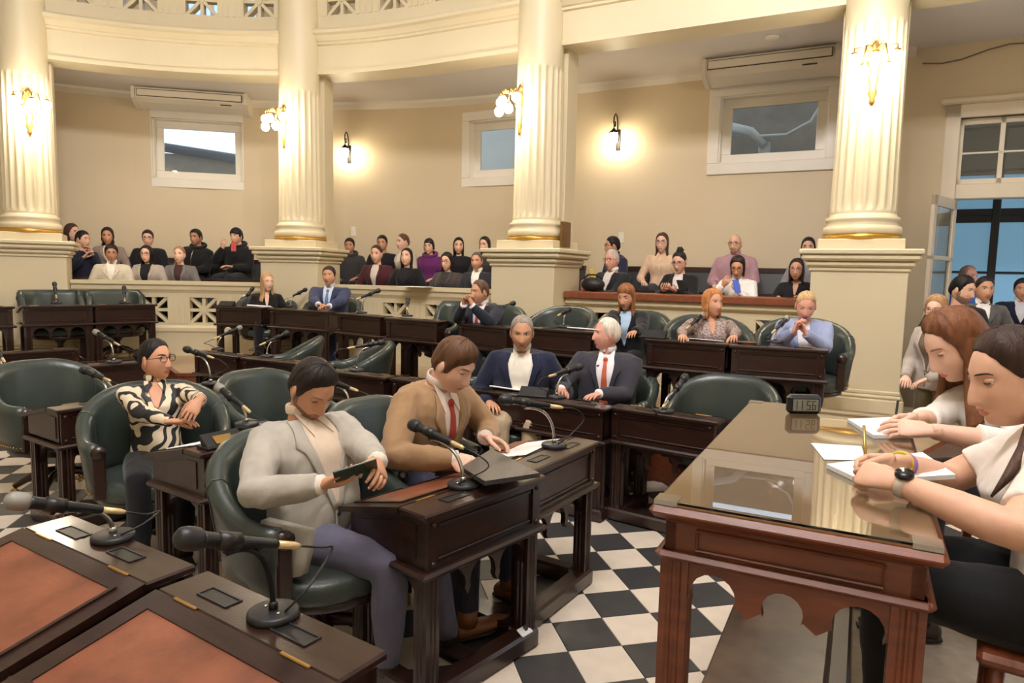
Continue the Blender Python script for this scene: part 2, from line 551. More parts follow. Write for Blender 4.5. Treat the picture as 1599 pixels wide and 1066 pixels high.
def pierced(name, label, cat, group, a, b, z0, zo0, zo1, z1, off, th, pitch, half, nband, capprof=None, capmat=None, baseprof=None):
    """parapet or balustrade from arc length a to b with star openings"""
    r = empty(name); tag(r, label, cat, group)
    def sw(mb, x, y, pr):
        if x < 0 < y: sweep(mb, x, -1e-6, pr); sweep(mb, 0, y, pr)
        else: sweep(mb, x, y, pr)
    mb = MB(); sw(mb, a, b, rect(off, off + th, z0, zo0))
    if baseprof: sw(mb, a, b, baseprof)
    mb.build('plinth', M_CREAM, r)
    mb = MB(); sw(mb, a, b, rect(off, off + th, zo1, z1)); mb.build('frieze', M_CREAM, r)
    if capprof:
        mb = MB(); sw(mb, a, b, capprof); mb.build('top_rail', capmat or M_CREAM, r)
    L = b - a; n = max(1, int(round((L - 0.1) / pitch)))
    cs = [a + L * (i + 0.5) / n for i in range(n)]
    edges = [a] + [x for c in cs for x in (c - half, c + half)] + [b]
    for i in range(0, len(edges), 2):
        x, y = edges[i], edges[i+1]
        if y - x < 0.01: continue
        mb = MB(); sw(mb, x, y, rect(off, off + th, zo0, zo1))
        k = nband if (y - x) > 0.2 else 2
        for q in range(k):
            c = x + (y - x) * (q + 0.5) / k; w = (y - x) / k * 0.3
            sw(mb, c - w, c + w, [(off - 0.008, zo0 - 0.01), (off + 0.01, zo0 - 0.01), (off + 0.01, zo1 + 0.01), (off - 0.008, zo1 + 0.01)])
        mb.build('fluted_panel', M_CREAM, r)
    for c in cs:
        F = frame_at(c, off + th/2, (zo0 + zo1)/2)
        mb = MB(); star(mb, F, half, th * 0.36, 0.022); mb.build('star_grille', M_CREAM, r)
    return r
for k, (a, b) in enumerate(bays):
    nm = ['over the far left bay', 'between the leftmost column and the second column', 'between the second and third columns', 'between the third and right columns', 'right of the rightmost column'][k]
    pierced('gallery_parapet', 'cream upper gallery parapet with star grilles ' + nm, 'parapet', 'upper gallery parapets',
            a + 0.2, b - 0.2, 4.88, 5.09, 5.51, 5.75, 0.03, 0.16, 0.72, 0.21, 4,
            capprof=[(-0.02, 5.75), (0.26, 5.75), (0.26, 5.86), (-0.05, 5.86), (-0.05, 5.82)])

# ---- low balustrades between the pedestals
for k, (a, b) in enumerate(bays[:4]):
    nm = ['beyond the left column', 'left of the second column, two empty desks in front', 'between the second and third columns', 'under the brown wooden counter'][k]
    zt = 1.43 if k < 3 else 1.355
    pierced('balustrade', 'cream balustrade with star openings ' + nm, 'balustrade', 'low balustrades of the public seats',
            a + 0.42, b - 0.42, TIER, 0.84, 1.20, 1.26, 0.0, 0.14, 0.585, 0.185, 4,
            capprof=[(0.0, 1.26), (0.16, 1.26), (0.16, 1.36), (0.2, 1.38), (0.2, zt), (-0.06, zt), (-0.06, zt - 0.05), (-0.03, zt - 0.07), (-0.03, 1.31), (-0.015, 1.29)],
            baseprof=[(0.0, TIER), (0.0, 0.80), (-0.02, 0.80), (-0.05, 0.77), (-0.05, 0.72), (-0.035, 0.70), (-0.035, TIER)])
# wooden counter on the right-hand balustrade
mb = MB()
sweep(mb, 1.72 + 0.42, 5.25 - 0.42, [(-0.10, 1.358), (0.42, 1.358), (0.42, 1.44), (-0.10, 1.44), (-0.115, 1.43), (-0.115, 1.37)])
o = mb.build('counter', M_WOOD3); tag(o, 'reddish brown wooden counter along top of the right balustrade', 'counter')

# ---- columns
def column(s, label):
    F = frame_at(s, 0.0, 0.0)
    r = empty('column'); r.matrix_world = F; tag(r, label, 'column', 'columns of the hall')
    def blk(mb, w, y0, y1, z0, z1, b=0.006): mb.cbox((-w, y0, z0), (w, y1, z1), b)
    mb = MB()
    blk(mb, 0.41, -0.40, 0.40, TIER, 1.75)
    blk(mb, 0.45, -0.44, 0.44, TIER, TIER + 0.16, 0.01); blk(mb, 0.43, -0.42, 0.42, TIER + 0.16, TIER + 0.20, 0.015); blk(mb, 0.42, -0.41, 0.41, TIER + 0.20, TIER + 0.24, 0.01)
    blk(mb, 0.43, -0.42, 0.42, 1.72, 1.76, 0.01); blk(mb, 0.46, -0.45, 0.45, 1.76, 1.82, 0.02); blk(mb, 0.50, -0.49, 0.49, 1.82, 1.88, 0.02); blk(mb, 0.52, -0.51, 0.51, 1.88, 1.93, 0.01)
    mb.build('pedestal', M_CREAM, r)
    mb = MB(); blk(mb, 0.37, -0.36, 0.42, 1.93, 2.03); mb.build('plinth_block', M_CREAM, r)
    T = Matrix.Translation((0, -0.02, 0))
    mb = MB(); mb.lathe([(0.30, 2.028), (0.352, 2.03), (0.358, 2.05), (0.352, 2.075), (0.33, 2.08)], 40, M=T); mb.build('gilt_ring', M_GOLDP, r)
    mb = MB()
    mb.lathe([(0.30, 2.075), (0.345, 2.08), (0.352, 2.12), (0.345, 2.155), (0.325, 2.165), (0.32, 2.20), (0.335, 2.215), (0.33, 2.24), (0.30, 2.255), (0.297, 2.275)], 40, M=T)
    mb.build('base_moulding', M_CREAM, r)
    # fluted shaft
    nf, sub = 20, 6
    n = nf * sub; vs = []; fs = []
    zs = [2.27, 2.30, 2.33, 2.36, 2.40, 3.0, 3.6, 3.94, 3.98, 4.01, 4.04, 4.06, 5.0, 6.0, 7.9]
    def dep(z):
        if z < 2.30 or z > 4.05: return 0
        if z < 2.40: return math.sin((z - 2.30) / 0.10 * PI/2)
        if z > 3.96: return math.cos((z - 3.96) / 0.09 * PI/2)
        return 1
    for z in zs:
        R = 0.295 - 0.012 * (z - 2.27)
        for j in range(n):
            a = 2*PI*j/n; q = (j % sub) / sub
            d = max(0, math.sin(PI * min(1, max(0, (q - 0.17) / 0.83)))) * 0.022 * dep(z) if q > 0.17 else 0
            vs.append(((R - d) * math.cos(a), (R - d) * math.sin(a) - 0.02, z))
    for i in range(len(zs) - 1):
        for j in range(n):
            fs.append((i*n + j, i*n + (j+1) % n, (i+1)*n + (j+1) % n, (i+1)*n + j))
    mb = MB(); mb.add(vs, fs, 0, False); mb.build('fluted_shaft', M_CREAM, r)
    mb = MB(); blk(mb, 0.29, 0.14, 0.46, 2.03, 4.30, 0.004); mb.build('pilaster', M_CREAM, r)
    return r
CLAB = ['cream fluted column beyond the left edge', 'leftmost cream fluted column with lit sconce', 'second fluted column from the left, behind the blue suited man',
        'third fluted column from the left, brown plaque on its pilaster', 'rightmost and nearest fluted column, beside the glazed door']
for s, l in zip(SCOL[1:], CLAB[1:]): column(s, l)
# brown plaque on the third pilaster
F = frame_at(1.72, 0.0, 0.0)
mb = MB(); mb.cbox((0.37, -0.16, 1.96), (0.40, 0.10, 2.26), 0.005, M=F)
mb.box((0.372, -0.13, 1.99), (0.405, 0.07, 2.23), M=F)
tag(mb.build('plaque', mat('plaque_bronze', (120, 88, 48), 0.4, metal=0.4, var=0.2)), 'small brown bronze plaque on side of the third column', 'plaque')

# ---- sconces on the columns
def sconce_bp():
    bp = BP()
    mb = MB()
    prof = [(0.012, -0.36), (0.03, -0.33), (0.022, -0.30), (0.045, -0.25), (0.03, -0.2), (0.05, -0.13), (0.035, -0.08), (0.06, 0.0), (0.045, 0.05), (0.065, 0.09), (0.03, 0.13), (0.045, 0.17), (0.008, 0.22)]
    mb.lathe(prof, 10, M=Matrix.Scale(0.6, 4, (0, 1, 0)))
    for a in (-1, 1):
        mb.tube([(0, -0.01, 0.12), (a*0.05, -0.02, 0.18), (a*0.08, -0.03, 0.17), (a*0.07, -0.03, 0.13)], 0.010, 6)
        mb.tube([(0, -0.01, -0.05), (a*0.05, -0.02, -0.03), (a*0.06, -0.02, 0.03)], 0.010, 6)
    bp.part('backplate', mb, M_BRASS)
    for (x, y, z) in ((0, -0.24, 0.0), (-0.17, -0.16, 0.02), (0.17, -0.16, 0.02), (-0.10, -0.22, -0.10), (0.10, -0.22, -0.10)):
        mb = MB()
        mb.tube([(0, -0.03, 0.02), (x*0.35, y*0.5, 0.11), (x*0.75, y*0.85, 0.13), (x, y, 0.10 + z), (x, y, 0.06 + z)], 0.009, 6)
        mb.lathe([(0.012, 0.0), (0.03, -0.01), (0.034, -0.03), (0.02, -0.035)], 10, M=Matrix.Translation((x, y, 0.07 + z)))
        i = bp.part('arm', mb, M_BRASS)
        mb = MB(); mb.ell((x, y, -0.005 + z), (0.054, 0.054, 0.058), 14, 10); bp.part('bulb', mb, M_BULB, i)
    return bp
SB = sconce_bp()
for s, an, l in ((SCOL[1], 14, 'gilded five-bulb sconce on the leftmost column'), (SCOL[2], -22, 'gilded five-bulb sconce on the second column'),
                 (SCOL[3], -30, 'gilded five-bulb sconce on the third column'), (SCOL[4], 2, 'gilded five-bulb sconce on the rightmost column')):
    F = frame_at(s, -0.02, 3.62) @ Matrix.Rotation(math.radians(an), 4, 'Z') @ Matrix.Translation((0, -0.285, 0))
    r = SB.place('wall_sconce', l, 'sconce', 'sconces on the columns', (0, 0, 0), 0); r.matrix_world = F

# ---- iron wall lanterns on the outer wall
def lantern_bp():
    bp = BP()
    mb = MB()
    mb.cbox((-0.035, -0.02, -0.25), (0.035, 0.0, 0.05), 0.006)
    pts = [(0, -0.02, 0.0)] + [(0, -0.13 - 0.10*math.cos(t), 0.12 + 0.10*math.sin(t)) for t in [PI*1.0 - 0.0 + 0.35*k for k in range(-6, 9)]]
    mb.tube([(0, -0.02, -0.12), (0, -0.05, 0.02), (0, -0.06, 0.14), (0, -0.10, 0.23), (0, -0.16, 0.25), (0, -0.22, 0.20), (0, -0.235, 0.12), (0, -0.20, 0.06), (0, -0.16, 0.07), (0, -0.15, 0.11), (0, -0.17, 0.14)], 0.010, 6)
    mb.tube([(0, -0.22, 0.14), (0, -0.22, 0.02)], 0.007, 6)
    mb.lathe([(0.015, 0.03), (0.03, 0.01), (0.07, -0.03), (0.07, -0.04)], 14, M=Matrix.Translation((0, -0.22, 0)))
    i = bp.part('bracket', mb, M_IRON)
    mb = MB(); mb.lathe([(0.055, -0.04), (0.062, -0.08), (0.055, -0.16), (0.03, -0.2), (0.005, -0.205)], 14, M=Matrix.Translation((0, -0.22, 0)))
    bp.part('glass_shade', mb, M_LANT)
    return bp
LB = lantern_bp()
for (px, py, l) in ((547, 232, 'black iron wall lantern left of the middle window'), (967, 208, 'black iron wall lantern right of the third column')):
    s, z = wall_pt(px, py)
    r = LB.place('wall_lantern', l, 'wall lamp', 'iron lanterns on the outer wall', (0, 0, 0), 0); r.matrix_world = frame_at(s, WOFF, z)
for (px, py, l) in ((553, 361, 'small white switch plate on wall near second column'), (969, 371, 'small white switch plate on wall near third column')):
    s, z = wall_pt(px, py)
    mb = MB(); mb.cbox((-0.045, -0.012, -0.08), (0.045, 0.0, 0.08), 0.004, M=frame_at(s, WOFF, z)); mb.cbox((-0.015, -0.018, -0.03), (0.015, -0.01, 0.03), 0.003, M=frame_at(s, WOFF, z))
    tag(mb.build('switch_plate', M_WHITE), l, 'switch', 'switch plates on the outer wall')

# ---- air conditioners under the aisle ceiling
M_AC = mat('ac_plastic', (226, 216, 198), 0.35)
M_ACD = mat('ac_slot', (60, 55, 50), 0.5)
def ac(px0, px1, py, label):
    s0 = s_at(px0, py, WOFF - 0.5); s1 = s_at(px1, py, WOFF - 0.5)
    F = frame_at((s0 + s1)/2, WOFF - 0.02, ZC); w = (cc(s1, WOFF - 0.5)[0] - cc(s0, WOFF - 0.5)[0]).length/2
    r = empty('air_conditioner'); r.matrix_world = F; tag(r, label, 'air conditioner', 'air conditioners under the aisle ceiling')
    prof = [(-0.62, -0.02), (-0.05, -0.02), (-0.05, -0.25), (-0.32, -0.30), (-0.55, -0.24), (-0.64, -0.19)]
    mb = MB(); mb.prism(prof, -w + 0.05, w - 0.05, axis='x'); mb.build('body', M_AC, r)
    for a in (-1, 1):
        mb = MB(); pr = [(-0.64, -0.015), (-0.03, -0.015), (-0.03, -0.26), (-0.32, -0.315), (-0.57, -0.255), (-0.66, -0.20), (-0.665, -0.10)]
        mb.prism(pr, a*w - 0.05*(a > 0) , a*w + 0.05*(a < 0), axis='x'); mb.build('end_cap', M_AC, r)
    mb = MB(); mb.box((-w + 0.08, -0.645, -0.165), (w - 0.08, -0.62, -0.05)); mb.build('air_slot', M_ACD, r)
    mb = MB(); mb.cbox((-w + 0.09, -0.665, -0.155), (w - 0.09, -0.635, -0.06), 0.006); mb.build('louvre_flap', M_AC, r)
    mb = MB(); mb.box((w - 0.42, -0.61, -0.222), (w - 0.25, -0.585, -0.212)); mb.build('display', M_ACD, r)
ac(209, 388, 150, 'long white air conditioner above the leftmost window')
ac(1100, 1312, 95, 'long white air conditioner above the right window')
s = s_at(1205, 62, 1.2); F = frame_at(s, 1.25, ZC)
mb = MB(); mb.lathe([(0.0, -0.045), (0.07, -0.04), (0.085, -0.015), (0.085, 0.0)], 18, M=F)
tag(mb.build('smoke_detector', M_WHITE), 'round white smoke detector on the aisle ceiling', 'smoke detector')

# ---- glazed door at the right
M_DOORW = mat('door_white', (228, 214, 190), 0.4)
M_BLUEG = mat('frosted_blue_glass', (120, 170, 200), 0.5, emit=(132, 178, 206), estr=0.42)  # blue emission stands in for daylight behind the frosted pane
M_BLKF = mat('black_door_frame', (24, 21, 20), 0.4)
s0, s1 = DOOR[0], DOOR[1]
F = frame_at((s0 + s1)/2, WOFF, 0)
hw = (s1 - s0)/2
r = empty('door_1'); r.matrix_world = F; struct(r)
mb = MB()
mb.cbox((-hw - 0.16, -0.05, 0), (-hw, 0.3, DOOR[3] + 0.16), 0.01); mb.cbox((hw, -0.05, 0), (hw + 0.16, 0.3, DOOR[3] + 0.16), 0.01)
mb.cbox((-hw - 0.16, -0.05, DOOR[3]), (hw + 0.16, 0.3, DOOR[3] + 0.16), 0.01)
mb.cbox((-hw, 0.02, 2.66), (hw, 0.2, 2.84), 0.01)
mb.cbox((-hw - 0.22, -0.08, DOOR[3] + 0.16), (hw + 0.22, 0.2, DOOR[3] + 0.24), 0.02)
mb.build('door_frame', M_DOORW, r)
mb = MB()
for a in (-hw, -hw/2 - 0.02, -0.03, hw/2 - 0.02, hw - 0.06): mb.box((a, 0.06, 2.84), (a + 0.05, 0.12, DOOR[3]))
mb.box((-hw, 0.06, DOOR[3] - 0.07), (hw, 0.12, DOOR[3])); mb.box((-hw, 0.06, 2.84), (hw, 0.12, 2.9)); mb.box((-hw, 0.06, 3.2), (hw, 0.12, 3.22))
mb.build('transom_bars', M_DOORW, r)
mb = MB(); mb.box((-hw, 0.085, 2.84), (hw, 0.09, DOOR[3])); mb.build('transom_pane', M_GLASS, r)
# open leaves
for a in (-1, 1):
    L = frame((a*hw, 0.0, 0), (-0.12*a, -1, 0) if a < 0 else (-0.72, -0.69, 0), (1, 0.1, 0), (0, 0, 1)) if a < 0 else frame((hw - 0.03, 0.05, 0), (-0.80, 0.6, 0), (0.6, 0.8, 0), (0, 0, 1))
    if a < 0: L = frame((-hw + 0.02, 0.0, 0), (-0.35, -0.937, 0), (0.937, -0.35, 0), (0, 0, 1))
    mb = MB(); w = hw - 0.04
    for (x0, x1, z0, z1) in ((0, 0.1, 0.02, 2.64), (w - 0.1, w, 0.02, 2.64), (0, w, 0.02, 0.6), (0, w, 2.52, 2.64), (0, w, 1.28, 1.34), (0, w, 1.9, 1.95)):
        mb.cbox((x0, -0.02, z0), (x1, 0.02, z1), 0.004, M=L)
    lf = mb.build('door_leaf', M_DOORW, r)
    mb = MB(); mb.box((0.1, -0.004, 0.6), (w - 0.1, 0.004, 2.52), M=L); mb.build('pane', M_GLASS, lf)
# dark framed glass doors of the vestibule beyond
q = empty('door_2'); q.matrix_world = frame_at((s0 + s1)/2 + 0.35, WOFF + 2.1, 0); struct(q)
mb = MB()
for x in (-1.5, -0.55, 0.06, 0.26, 0.85, 1.6): mb.cbox((x, -0.04, 0), (x + (0.16 if x in (0.06,) else 0.1), 0.04, 3.9), 0.005)
for z in (0.0, 1.78, 2.52, 2.62, 3.25, 3.85): mb.cbox((-1.6, -0.035, z), (1.7, 0.035, z + (0.1 if z in (2.52, 2.62) else 0.035)), 0.004)
mb.build('door_frame', M_BLKF, q)
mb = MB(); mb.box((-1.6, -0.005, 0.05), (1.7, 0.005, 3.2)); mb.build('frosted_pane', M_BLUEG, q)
mb = MB(); mb.box((-2.2, -1.78, 3.95), (2.2, 0.2, 4.05)); mb.build('lintel', M_OUTW, q)
mb = MB(); mb.box((-2.2, -0.03, 3.2), (2.2, 0.0, 3.95)); mb.build('fascia', mat('vestibule_grey', (120, 112, 104), 0.6), q)
mb = MB(); mb.box((-2.0, -1.78, 0), (-1.9, 0.1, 4)); mb.build('side_panel', M_OUTW, q)
# surface cable along the wall by the door
mb = MB()
pa = [wall_pt(x, y) for x, y in ((1440, 100), (1470, 100), (1500, 94), (1545, 78), (1575, 70), (1640, 66))]
mb.tube([cc(s, WOFF - 0.03)[0].to_3d() + V((0, 0, z)) for s, z in pa], 0.009, 6)
tag(mb.build('cable', mat('grey_cable', (120, 112, 100), 0.5)), 'thin grey cable sagging along the wall above the door', 'cable')

# ---- assumed upper gallery windows, glowing panes added to light the hall
M_WINGLOW = mat('assumed_window_glow', (160, 190, 230), 0.3, emit=(150, 190, 255), estr=1.4)
for k, s in enumerate((-6.6, -3.6, 3.5)):
    q = empty('window_%d' % (4 + k)); q.matrix_world = frame_at(s, WOFF - 0.02, 6.55); struct(q)
    mb = MB()
    for (a, b) in (((-0.8, -0.9), (0.8, -0.8)), ((-0.8, 0.8), (0.8, 0.9)), ((-0.8, -0.8), (-0.7, 0.8)), ((0.7, -0.8), (0.8, 0.8)), ((-0.03, -0.8), (0.03, 0.8))):
        mb.cbox((a[0], -0.05, a[1]), (b[0], 0.0, b[1]), 0.006)
    mb.build('casing', M_WHITE, q)
    mb = MB(); mb.box((-0.72, -0.02, -0.82), (0.72, -0.01, 0.82)); mb.build('pane', M_WINGLOW, q)

# ---- assumed hanging bulbs, out of view, added to light the hall
r = empty('assumed_chandelier', (-0.3, 1.2, 6.0)); tag(r, 'large brass ring of bulbs, assumed and unseen, added to light the hall from above', 'assumed_chandelier')
mb = MB(); mb.tube([(0, 0, 1.9), (0, 0, 0.2)], 0.02, 8); mb.lathe([(0.0, -0.3), (0.06, -0.25), (0.1, -0.1), (0.05, 0.05), (0.12, 0.15), (0.03, 0.3)], 16); mb.build('stem', M_BRASS, r)
for k in range(12):
    a = 2*PI*k/12; c, s_ = math.cos(a), math.sin(a)
    mb = MB(); mb.tube([(0, 0, 0), (0.4*c, 0.4*s_, -0.18), (0.85*c, 0.85*s_, -0.05), (0.95*c, 0.95*s_, 0.1)], 0.014, 6); mb.lathe([(0.02, 0), (0.06, 0.03), (0.05, 0.05)], 10, M=Matrix.Translation((0.95*c, 0.95*s_, 0.1)))
    arm = mb.build('arm', M_BRASS, r)
    mb = MB(); mb.ell((0.95*c, 0.95*s_, 0.22), (0.075, 0.075, 0.09), 12, 8); mb.build('bulb', M_CHBULB, arm)

# ================================================================ FURNITURE
def arches(x0, x1, ztop, zspring, zpend, n, pend=0.025):
    """outline (x,z) of an apron hung from ztop with n round arches and pendants between"""
    pts = [(x0, ztop), (x0, zpend)]
    w = (x1 - x0) / n
    for i in range(n):
        a = x0 + w*i; b = a + w
        l = a + (0.012 if i == 0 else pend*0.5); r = b - (0.012 if i == n-1 else pend*0.5)
        rise = min(ztop - 0.018, zspring + (r - l)/2) - zspring
        pts += [(l, zpend), (l + 0.004, zspring - 0.02)]
        for k in range(9):
            t = PI - PI*k/8
            pts.append(((l + r)/2 + (r - l)/2*math.cos(t), zspring + rise*math.sin(t)))
        pts += [(r - 0.004, zspring - 0.02), (r, zpend)]
        if i < n-1: pts.append((b, zpend - 0.02))
    pts += [(x1, zpend), (x1, ztop)]
    return pts
def leg_prof(h, g=0.006):
    """square leg section with two grooves on each face"""
    e = []
    side = [(-h, -h), (-h*0.55, -h), (-h*0.4, -h + g), (-h*0.2, -h + g), (-h*0.05, -h), (h*0.05, -h), (h*0.2, -h + g), (h*0.4, -h + g), (h*0.55, -h)]
    for q in range(4):
        c, s_ = math.cos(q*PI/2), math.sin(q*PI/2)
        e += [(x*c - y*s_, x*s_ + y*c) for x, y in side]
    return e

def desk_bp(leather=True):
    """local: x along the front edge, y from the front (0) to the sitter, z up"""
    bp = BP(); w = 0.335
    mb = MB(); mb.cbox((-0.36, -0.025, 0.745), (0.36, 0.125, 0.77), 0.006); lid = bp.part('lid', mb, M_WOOD)
    for a in (-0.19, 0.12):
        mb = MB(); mb.box((a, 0.035, 0.7702), (a + 0.12, 0.075, 0.7712))
        for (x0, y0, x1, y1) in ((a - 0.005, 0.03, a + 0.125, 0.035), (a - 0.005, 0.075, a + 0.125, 0.08), (a - 0.005, 0.035, a, 0.075), (a + 0.12, 0.035, a + 0.125, 0.075)):
            mb.box((x0, y0, 0.77), (x1, y1, 0.7735), 1)
        bp.part('recessed_handle', mb, [M_BLACK, M_DKMETAL], lid)
    for a in (-0.27, 0.17):
        mb = MB(); mb.cbox((a, 0.121, 0.768), (a + 0.1, 0.131, 0.774), 0.002); bp.part('hinge', mb, M_BRASS, lid)
    mb = MB(); mb.prism([(0.127, 0.77), (0.49, 0.685), (0.492, 0.662), (0.127, 0.745)], -0.36, 0.36, axis='x')
    sl = bp.part('writing_slope', mb, M_WOOD)
    dz = (0.685 - 0.77)/(0.49 - 0.127)
    P = lambda x, y, h: (x, y, 0.77 + dz*(y - 0.127) + h)
    mb = MB()
    q = [(-0.29, 0.185), (0.29, 0.185), (0.29, 0.45), (-0.29, 0.45)]
    mb.add([P(x, y, 0.002) for x, y in q] + [P(x, y, -0.01) for x, y in q], [(0,1,2,3),(0,4,5,1),(1,5,6,2),(2,6,7,3),(3,7,4,0)])
    bp.part('leather_panel', mb, M_LEATHER, sl)
    mb = MB()
    for (x0, y0, x1, y1) in ((-0.303, 0.173, 0.303, 0.186), (-0.303, 0.449, 0.303, 0.462), (-0.303, 0.186, -0.29, 0.449), (0.29, 0.186, 0.303, 0.449)):
        mb.add([P(x0,y0,0), P(x1,y0,0), P(x1,y1,0), P(x0,y1,0), P(x0,y0,0.006), P(x1,y0,0.006), P(x1,y1,0.006), P(x0,y1,0.006)],
               [(0,3,2,1),(4,5,6,7),(0,1,5,4),(1,2,6,5),(2,3,7,6),(3,0,4,7)])
    bp.part('panel_moulding', mb, M_WOOD, sl)
    mb = MB(); mb.box((-w, 0.0, 0.552), (w, 0.02, 0.745))
    for (x0, z0, x1, z1) in ((-w, 0.725, w, 0.745), (-w, 0.552, w, 0.572), (-w, 0.572, -w + 0.05, 0.725), (w - 0.05, 0.572, w, 0.725)): mb.box((x0, -0.012, z0), (x1, 0.0, z1))
    mb.cbox((-w + 0.06, -0.008, 0.58), (w - 0.06, 0.0, 0.59), 0.003); mb.cbox((-w + 0.06, -0.008, 0.707), (w - 0.06, 0.0, 0.717), 0.003)
    fp = bp.part('front_panel', mb, M_WOOD)
    for x in (-w + 0.025, w - 0.025):
        for z in (0.575, 0.722):
            mb = MB(); mb.ell((x, -0.012, z), 0.011, 8, 5); bp.part('stud', mb, M_WOOD, fp)
    for a in (-1, 1):
        mb = MB(); mb.prism([(0.0, 0.552), (0.44, 0.552), (0.44, 0.672), (0.127, 0.746), (0.0, 0.746)], a*w - 0.02*(a > 0), a*w + 0.02*(a < 0), axis='x')
        mb.prism([(0.05, 0.585), (0.40, 0.585), (0.40, 0.655), (0.127, 0.715), (0.05, 0.715)], a*w, a*(w + 0.005), axis='x')
        bp.part('side_panel', mb, M_WOOD)
    mb = MB(); mb.box((-w, 0.03, 0.552), (w, 0.44, 0.562)); mb.box((-w + 0.02, 0.42, 0.562), (w - 0.02, 0.435, 0.60)); bp.part('bottom_board', mb, M_WOOD)
    mb = MB(); mb.cbox((-0.37, -0.035, 0.525), (0.37, 0.46, 0.552), 0.01); bp.part('ledge', mb, M_WOOD)
    lm = MB(); lm.prism(leg_prof(0.034), 0.08, 0.525, axis='z')
    first = None
    for (x, y) in ((-0.30, 0.03), (0.30, 0.03), (-0.30, 0.40), (0.30, 0.40)):
        if first is None:
            first = bp.part('leg', lm, M_WOOD); bp.p[first] = ('leg', bp.p[first][1], None, Matrix.Translation((x, y, 0)))
        else: bp.again('leg', first, Matrix.Translation((x, y, 0)))
    mb = MB(); mb.prism(arches(-0.27, 0.27, 0.525, 0.43, 0.40, 3), 0.015, 0.04, axis='y'); bp.part('apron', mb, M_WOOD)
    for a in (-1, 1):
        mb = MB(); mb.prism(arches(0.06, 0.37, 0.525, 0.40, 0.37, 1), a*0.30 - 0.012, a*0.30 + 0.012, axis='x'); bp.part('side_apron', mb, M_WOOD)
    mb = MB(); mb.cbox((-0.35, -0.02, 0.0), (0.35, 0.075, 0.085), 0.012); bp.part('plinth', mb, M_WOOD)
    for a in (-1, 1):
        mb = MB(); mb.cbox((a*0.30 - 0.045, 0.075, 0.0), (a*0.30 + 0.045, 0.46, 0.085), 0.012); bp.part('side_runner', mb, M_WOOD)
    return bp
DESK = desk_bp()
DESKS = {}
def desk(key, label, group, a, b, fl=0.0, away=False, W=None, yaw=None, zf=0.77):
    """a, b: pixels of the left and right end of the top front edge"""
    A = G(a[0], a[1], fl + zf); B = G(b[0], b[1], fl + zf)
    d = B - A; an = math.atan2(d.y, d.x) if yaw is None else math.radians(yaw)
    c = (A + B) / 2
    if away: an += PI
    L = math.hypot(d.x, d.y) if W is None else W
    put_desk(key, label, group, (c.x, c.y, fl), an, L)
def put_desk(key, label, group, c, an, L):
    sx = L / 0.72
    # c is the middle of the front top edge; the overhang is 0.025 in front of local y=0
    off = Matrix.Rotation(an, 3, 'Z') @ V((0, 0.025, 0))
    r = DESK.place('desk', label, 'desk', group, (c[0] + off.x, c[1] + off.y, c[2]), an, (sx, 1, 1))
    DESKS[key] = (V((c[0], c[1], c[2])), an, L)
def desk_pt(key, x, y, z=0.0):
    c, an, L = DESKS[key]
    return c + Matrix.Rotation(an, 3, 'Z') @ V((x, y, z))
gA = 'desks of the inner rows'; gF = 'desks on the raised outer row'
desk('A1', 'dark desk with red leather slope in the bottom left corner', gA, (113, 802.7), (307, 880.7), away=True)
desk('A2', 'nearest dark desk with red leather slope at bottom, black gooseneck microphone', gA, (325.6, 889), (607, 1015), away=True)
A3a = G(665, 807, .77)
put_desk('A3', 'dark desk in front of the grey jacketed man', gA, (A3a.x + .645*.35, A3a.y + .764*.35, 0), math.atan2(.764, .645), 0.70)
put_desk('A4', 'dark desk where the tan suited man writes', gA, (0.275, 3.20, 0), math.radians(57), 0.72)
desk('A5', 'empty dark desk left of the secretaries table', gA, (948, 634.3), (1122.7, 659.6), W=0.74)
desk('M1', 'dark desk of the white-haired man with orange tie', gA, (808, 619), (943, 638.6), W=0.70)
B1a = G(313, 709, .77)
put_desk('B1', 'dark desk of the woman in zebra blouse with nameplate', gA, (B1a.x + .56*.36, B1a.y + .83*.36, 0), math.radians(56), 0.72)
C1a = G(88, 641, .77)
put_desk('C1', 'empty dark desk at the left with the big green chair behind', gA, (C1a.x + .56*.36, C1a.y + .83*.36, 0), math.radians(56), 0.72)
put_desk('B2', 'dark desk hidden behind the grey jacketed man', gA, (B1a.x + .56*1.12, B1a.y + .83*1.12, 0), math.radians(56), 0.72)
desk('G1', 'left dark desk of the empty second row, microphone at its left end', gA, (299, 548), (370, 556.5), W=0.70)
desk('G2', 'dark desk of the empty second row right of the zebra blouse woman', gA, (373.4, 557.3), (464.5, 567.5), W=0.76)
desk('G3', 'dark desk of the second row behind the grey jacketed man', gA, (512, 579), (596.8, 589.4), W=0.66)
g4 = desk_pt('G3', 0.70, 0.0)
put_desk('G4', 'dark desk of the second row left of the tan suited man', gA, (g4.x, g4.y, 0), math.radians(-33), 0.68)
g5 = desk_pt('G4', 0.72, 0.0)
put_desk('G5', 'dark desk of the second row behind the tan suited man', gA, (g5.x, g5.y, 0), math.radians(-35), 0.70)
desk('D1', 'dark desk at the left edge below the two empty desks', gA, (7.6, 551.7), (112, 545), W=0.70)
desk('D2', 'dark desk behind the head of the zebra blouse woman', gA, (159.5, 570), (235, 564), W=0.70)
put_desk('H1', 'dark desk behind the zebra blouse woman with thin microphone', gA, (-2.20, 4.95, 0), math.radians(52), 0.72)
desk('F1', 'dark desk of the blonde woman in black by the balustrade', gF, (337, 478), (406, 480), TIER, W=0.66)
desk('F2', 'wide dark desk in front of the blue suited man', gF, (410.5, 480.5), (517, 487), TIER, W=0.95, yaw=-26)
desk('F3', 'dark desk right of the blue suited man', gF, (522.5, 488), (595, 494), TIER, W=0.80)
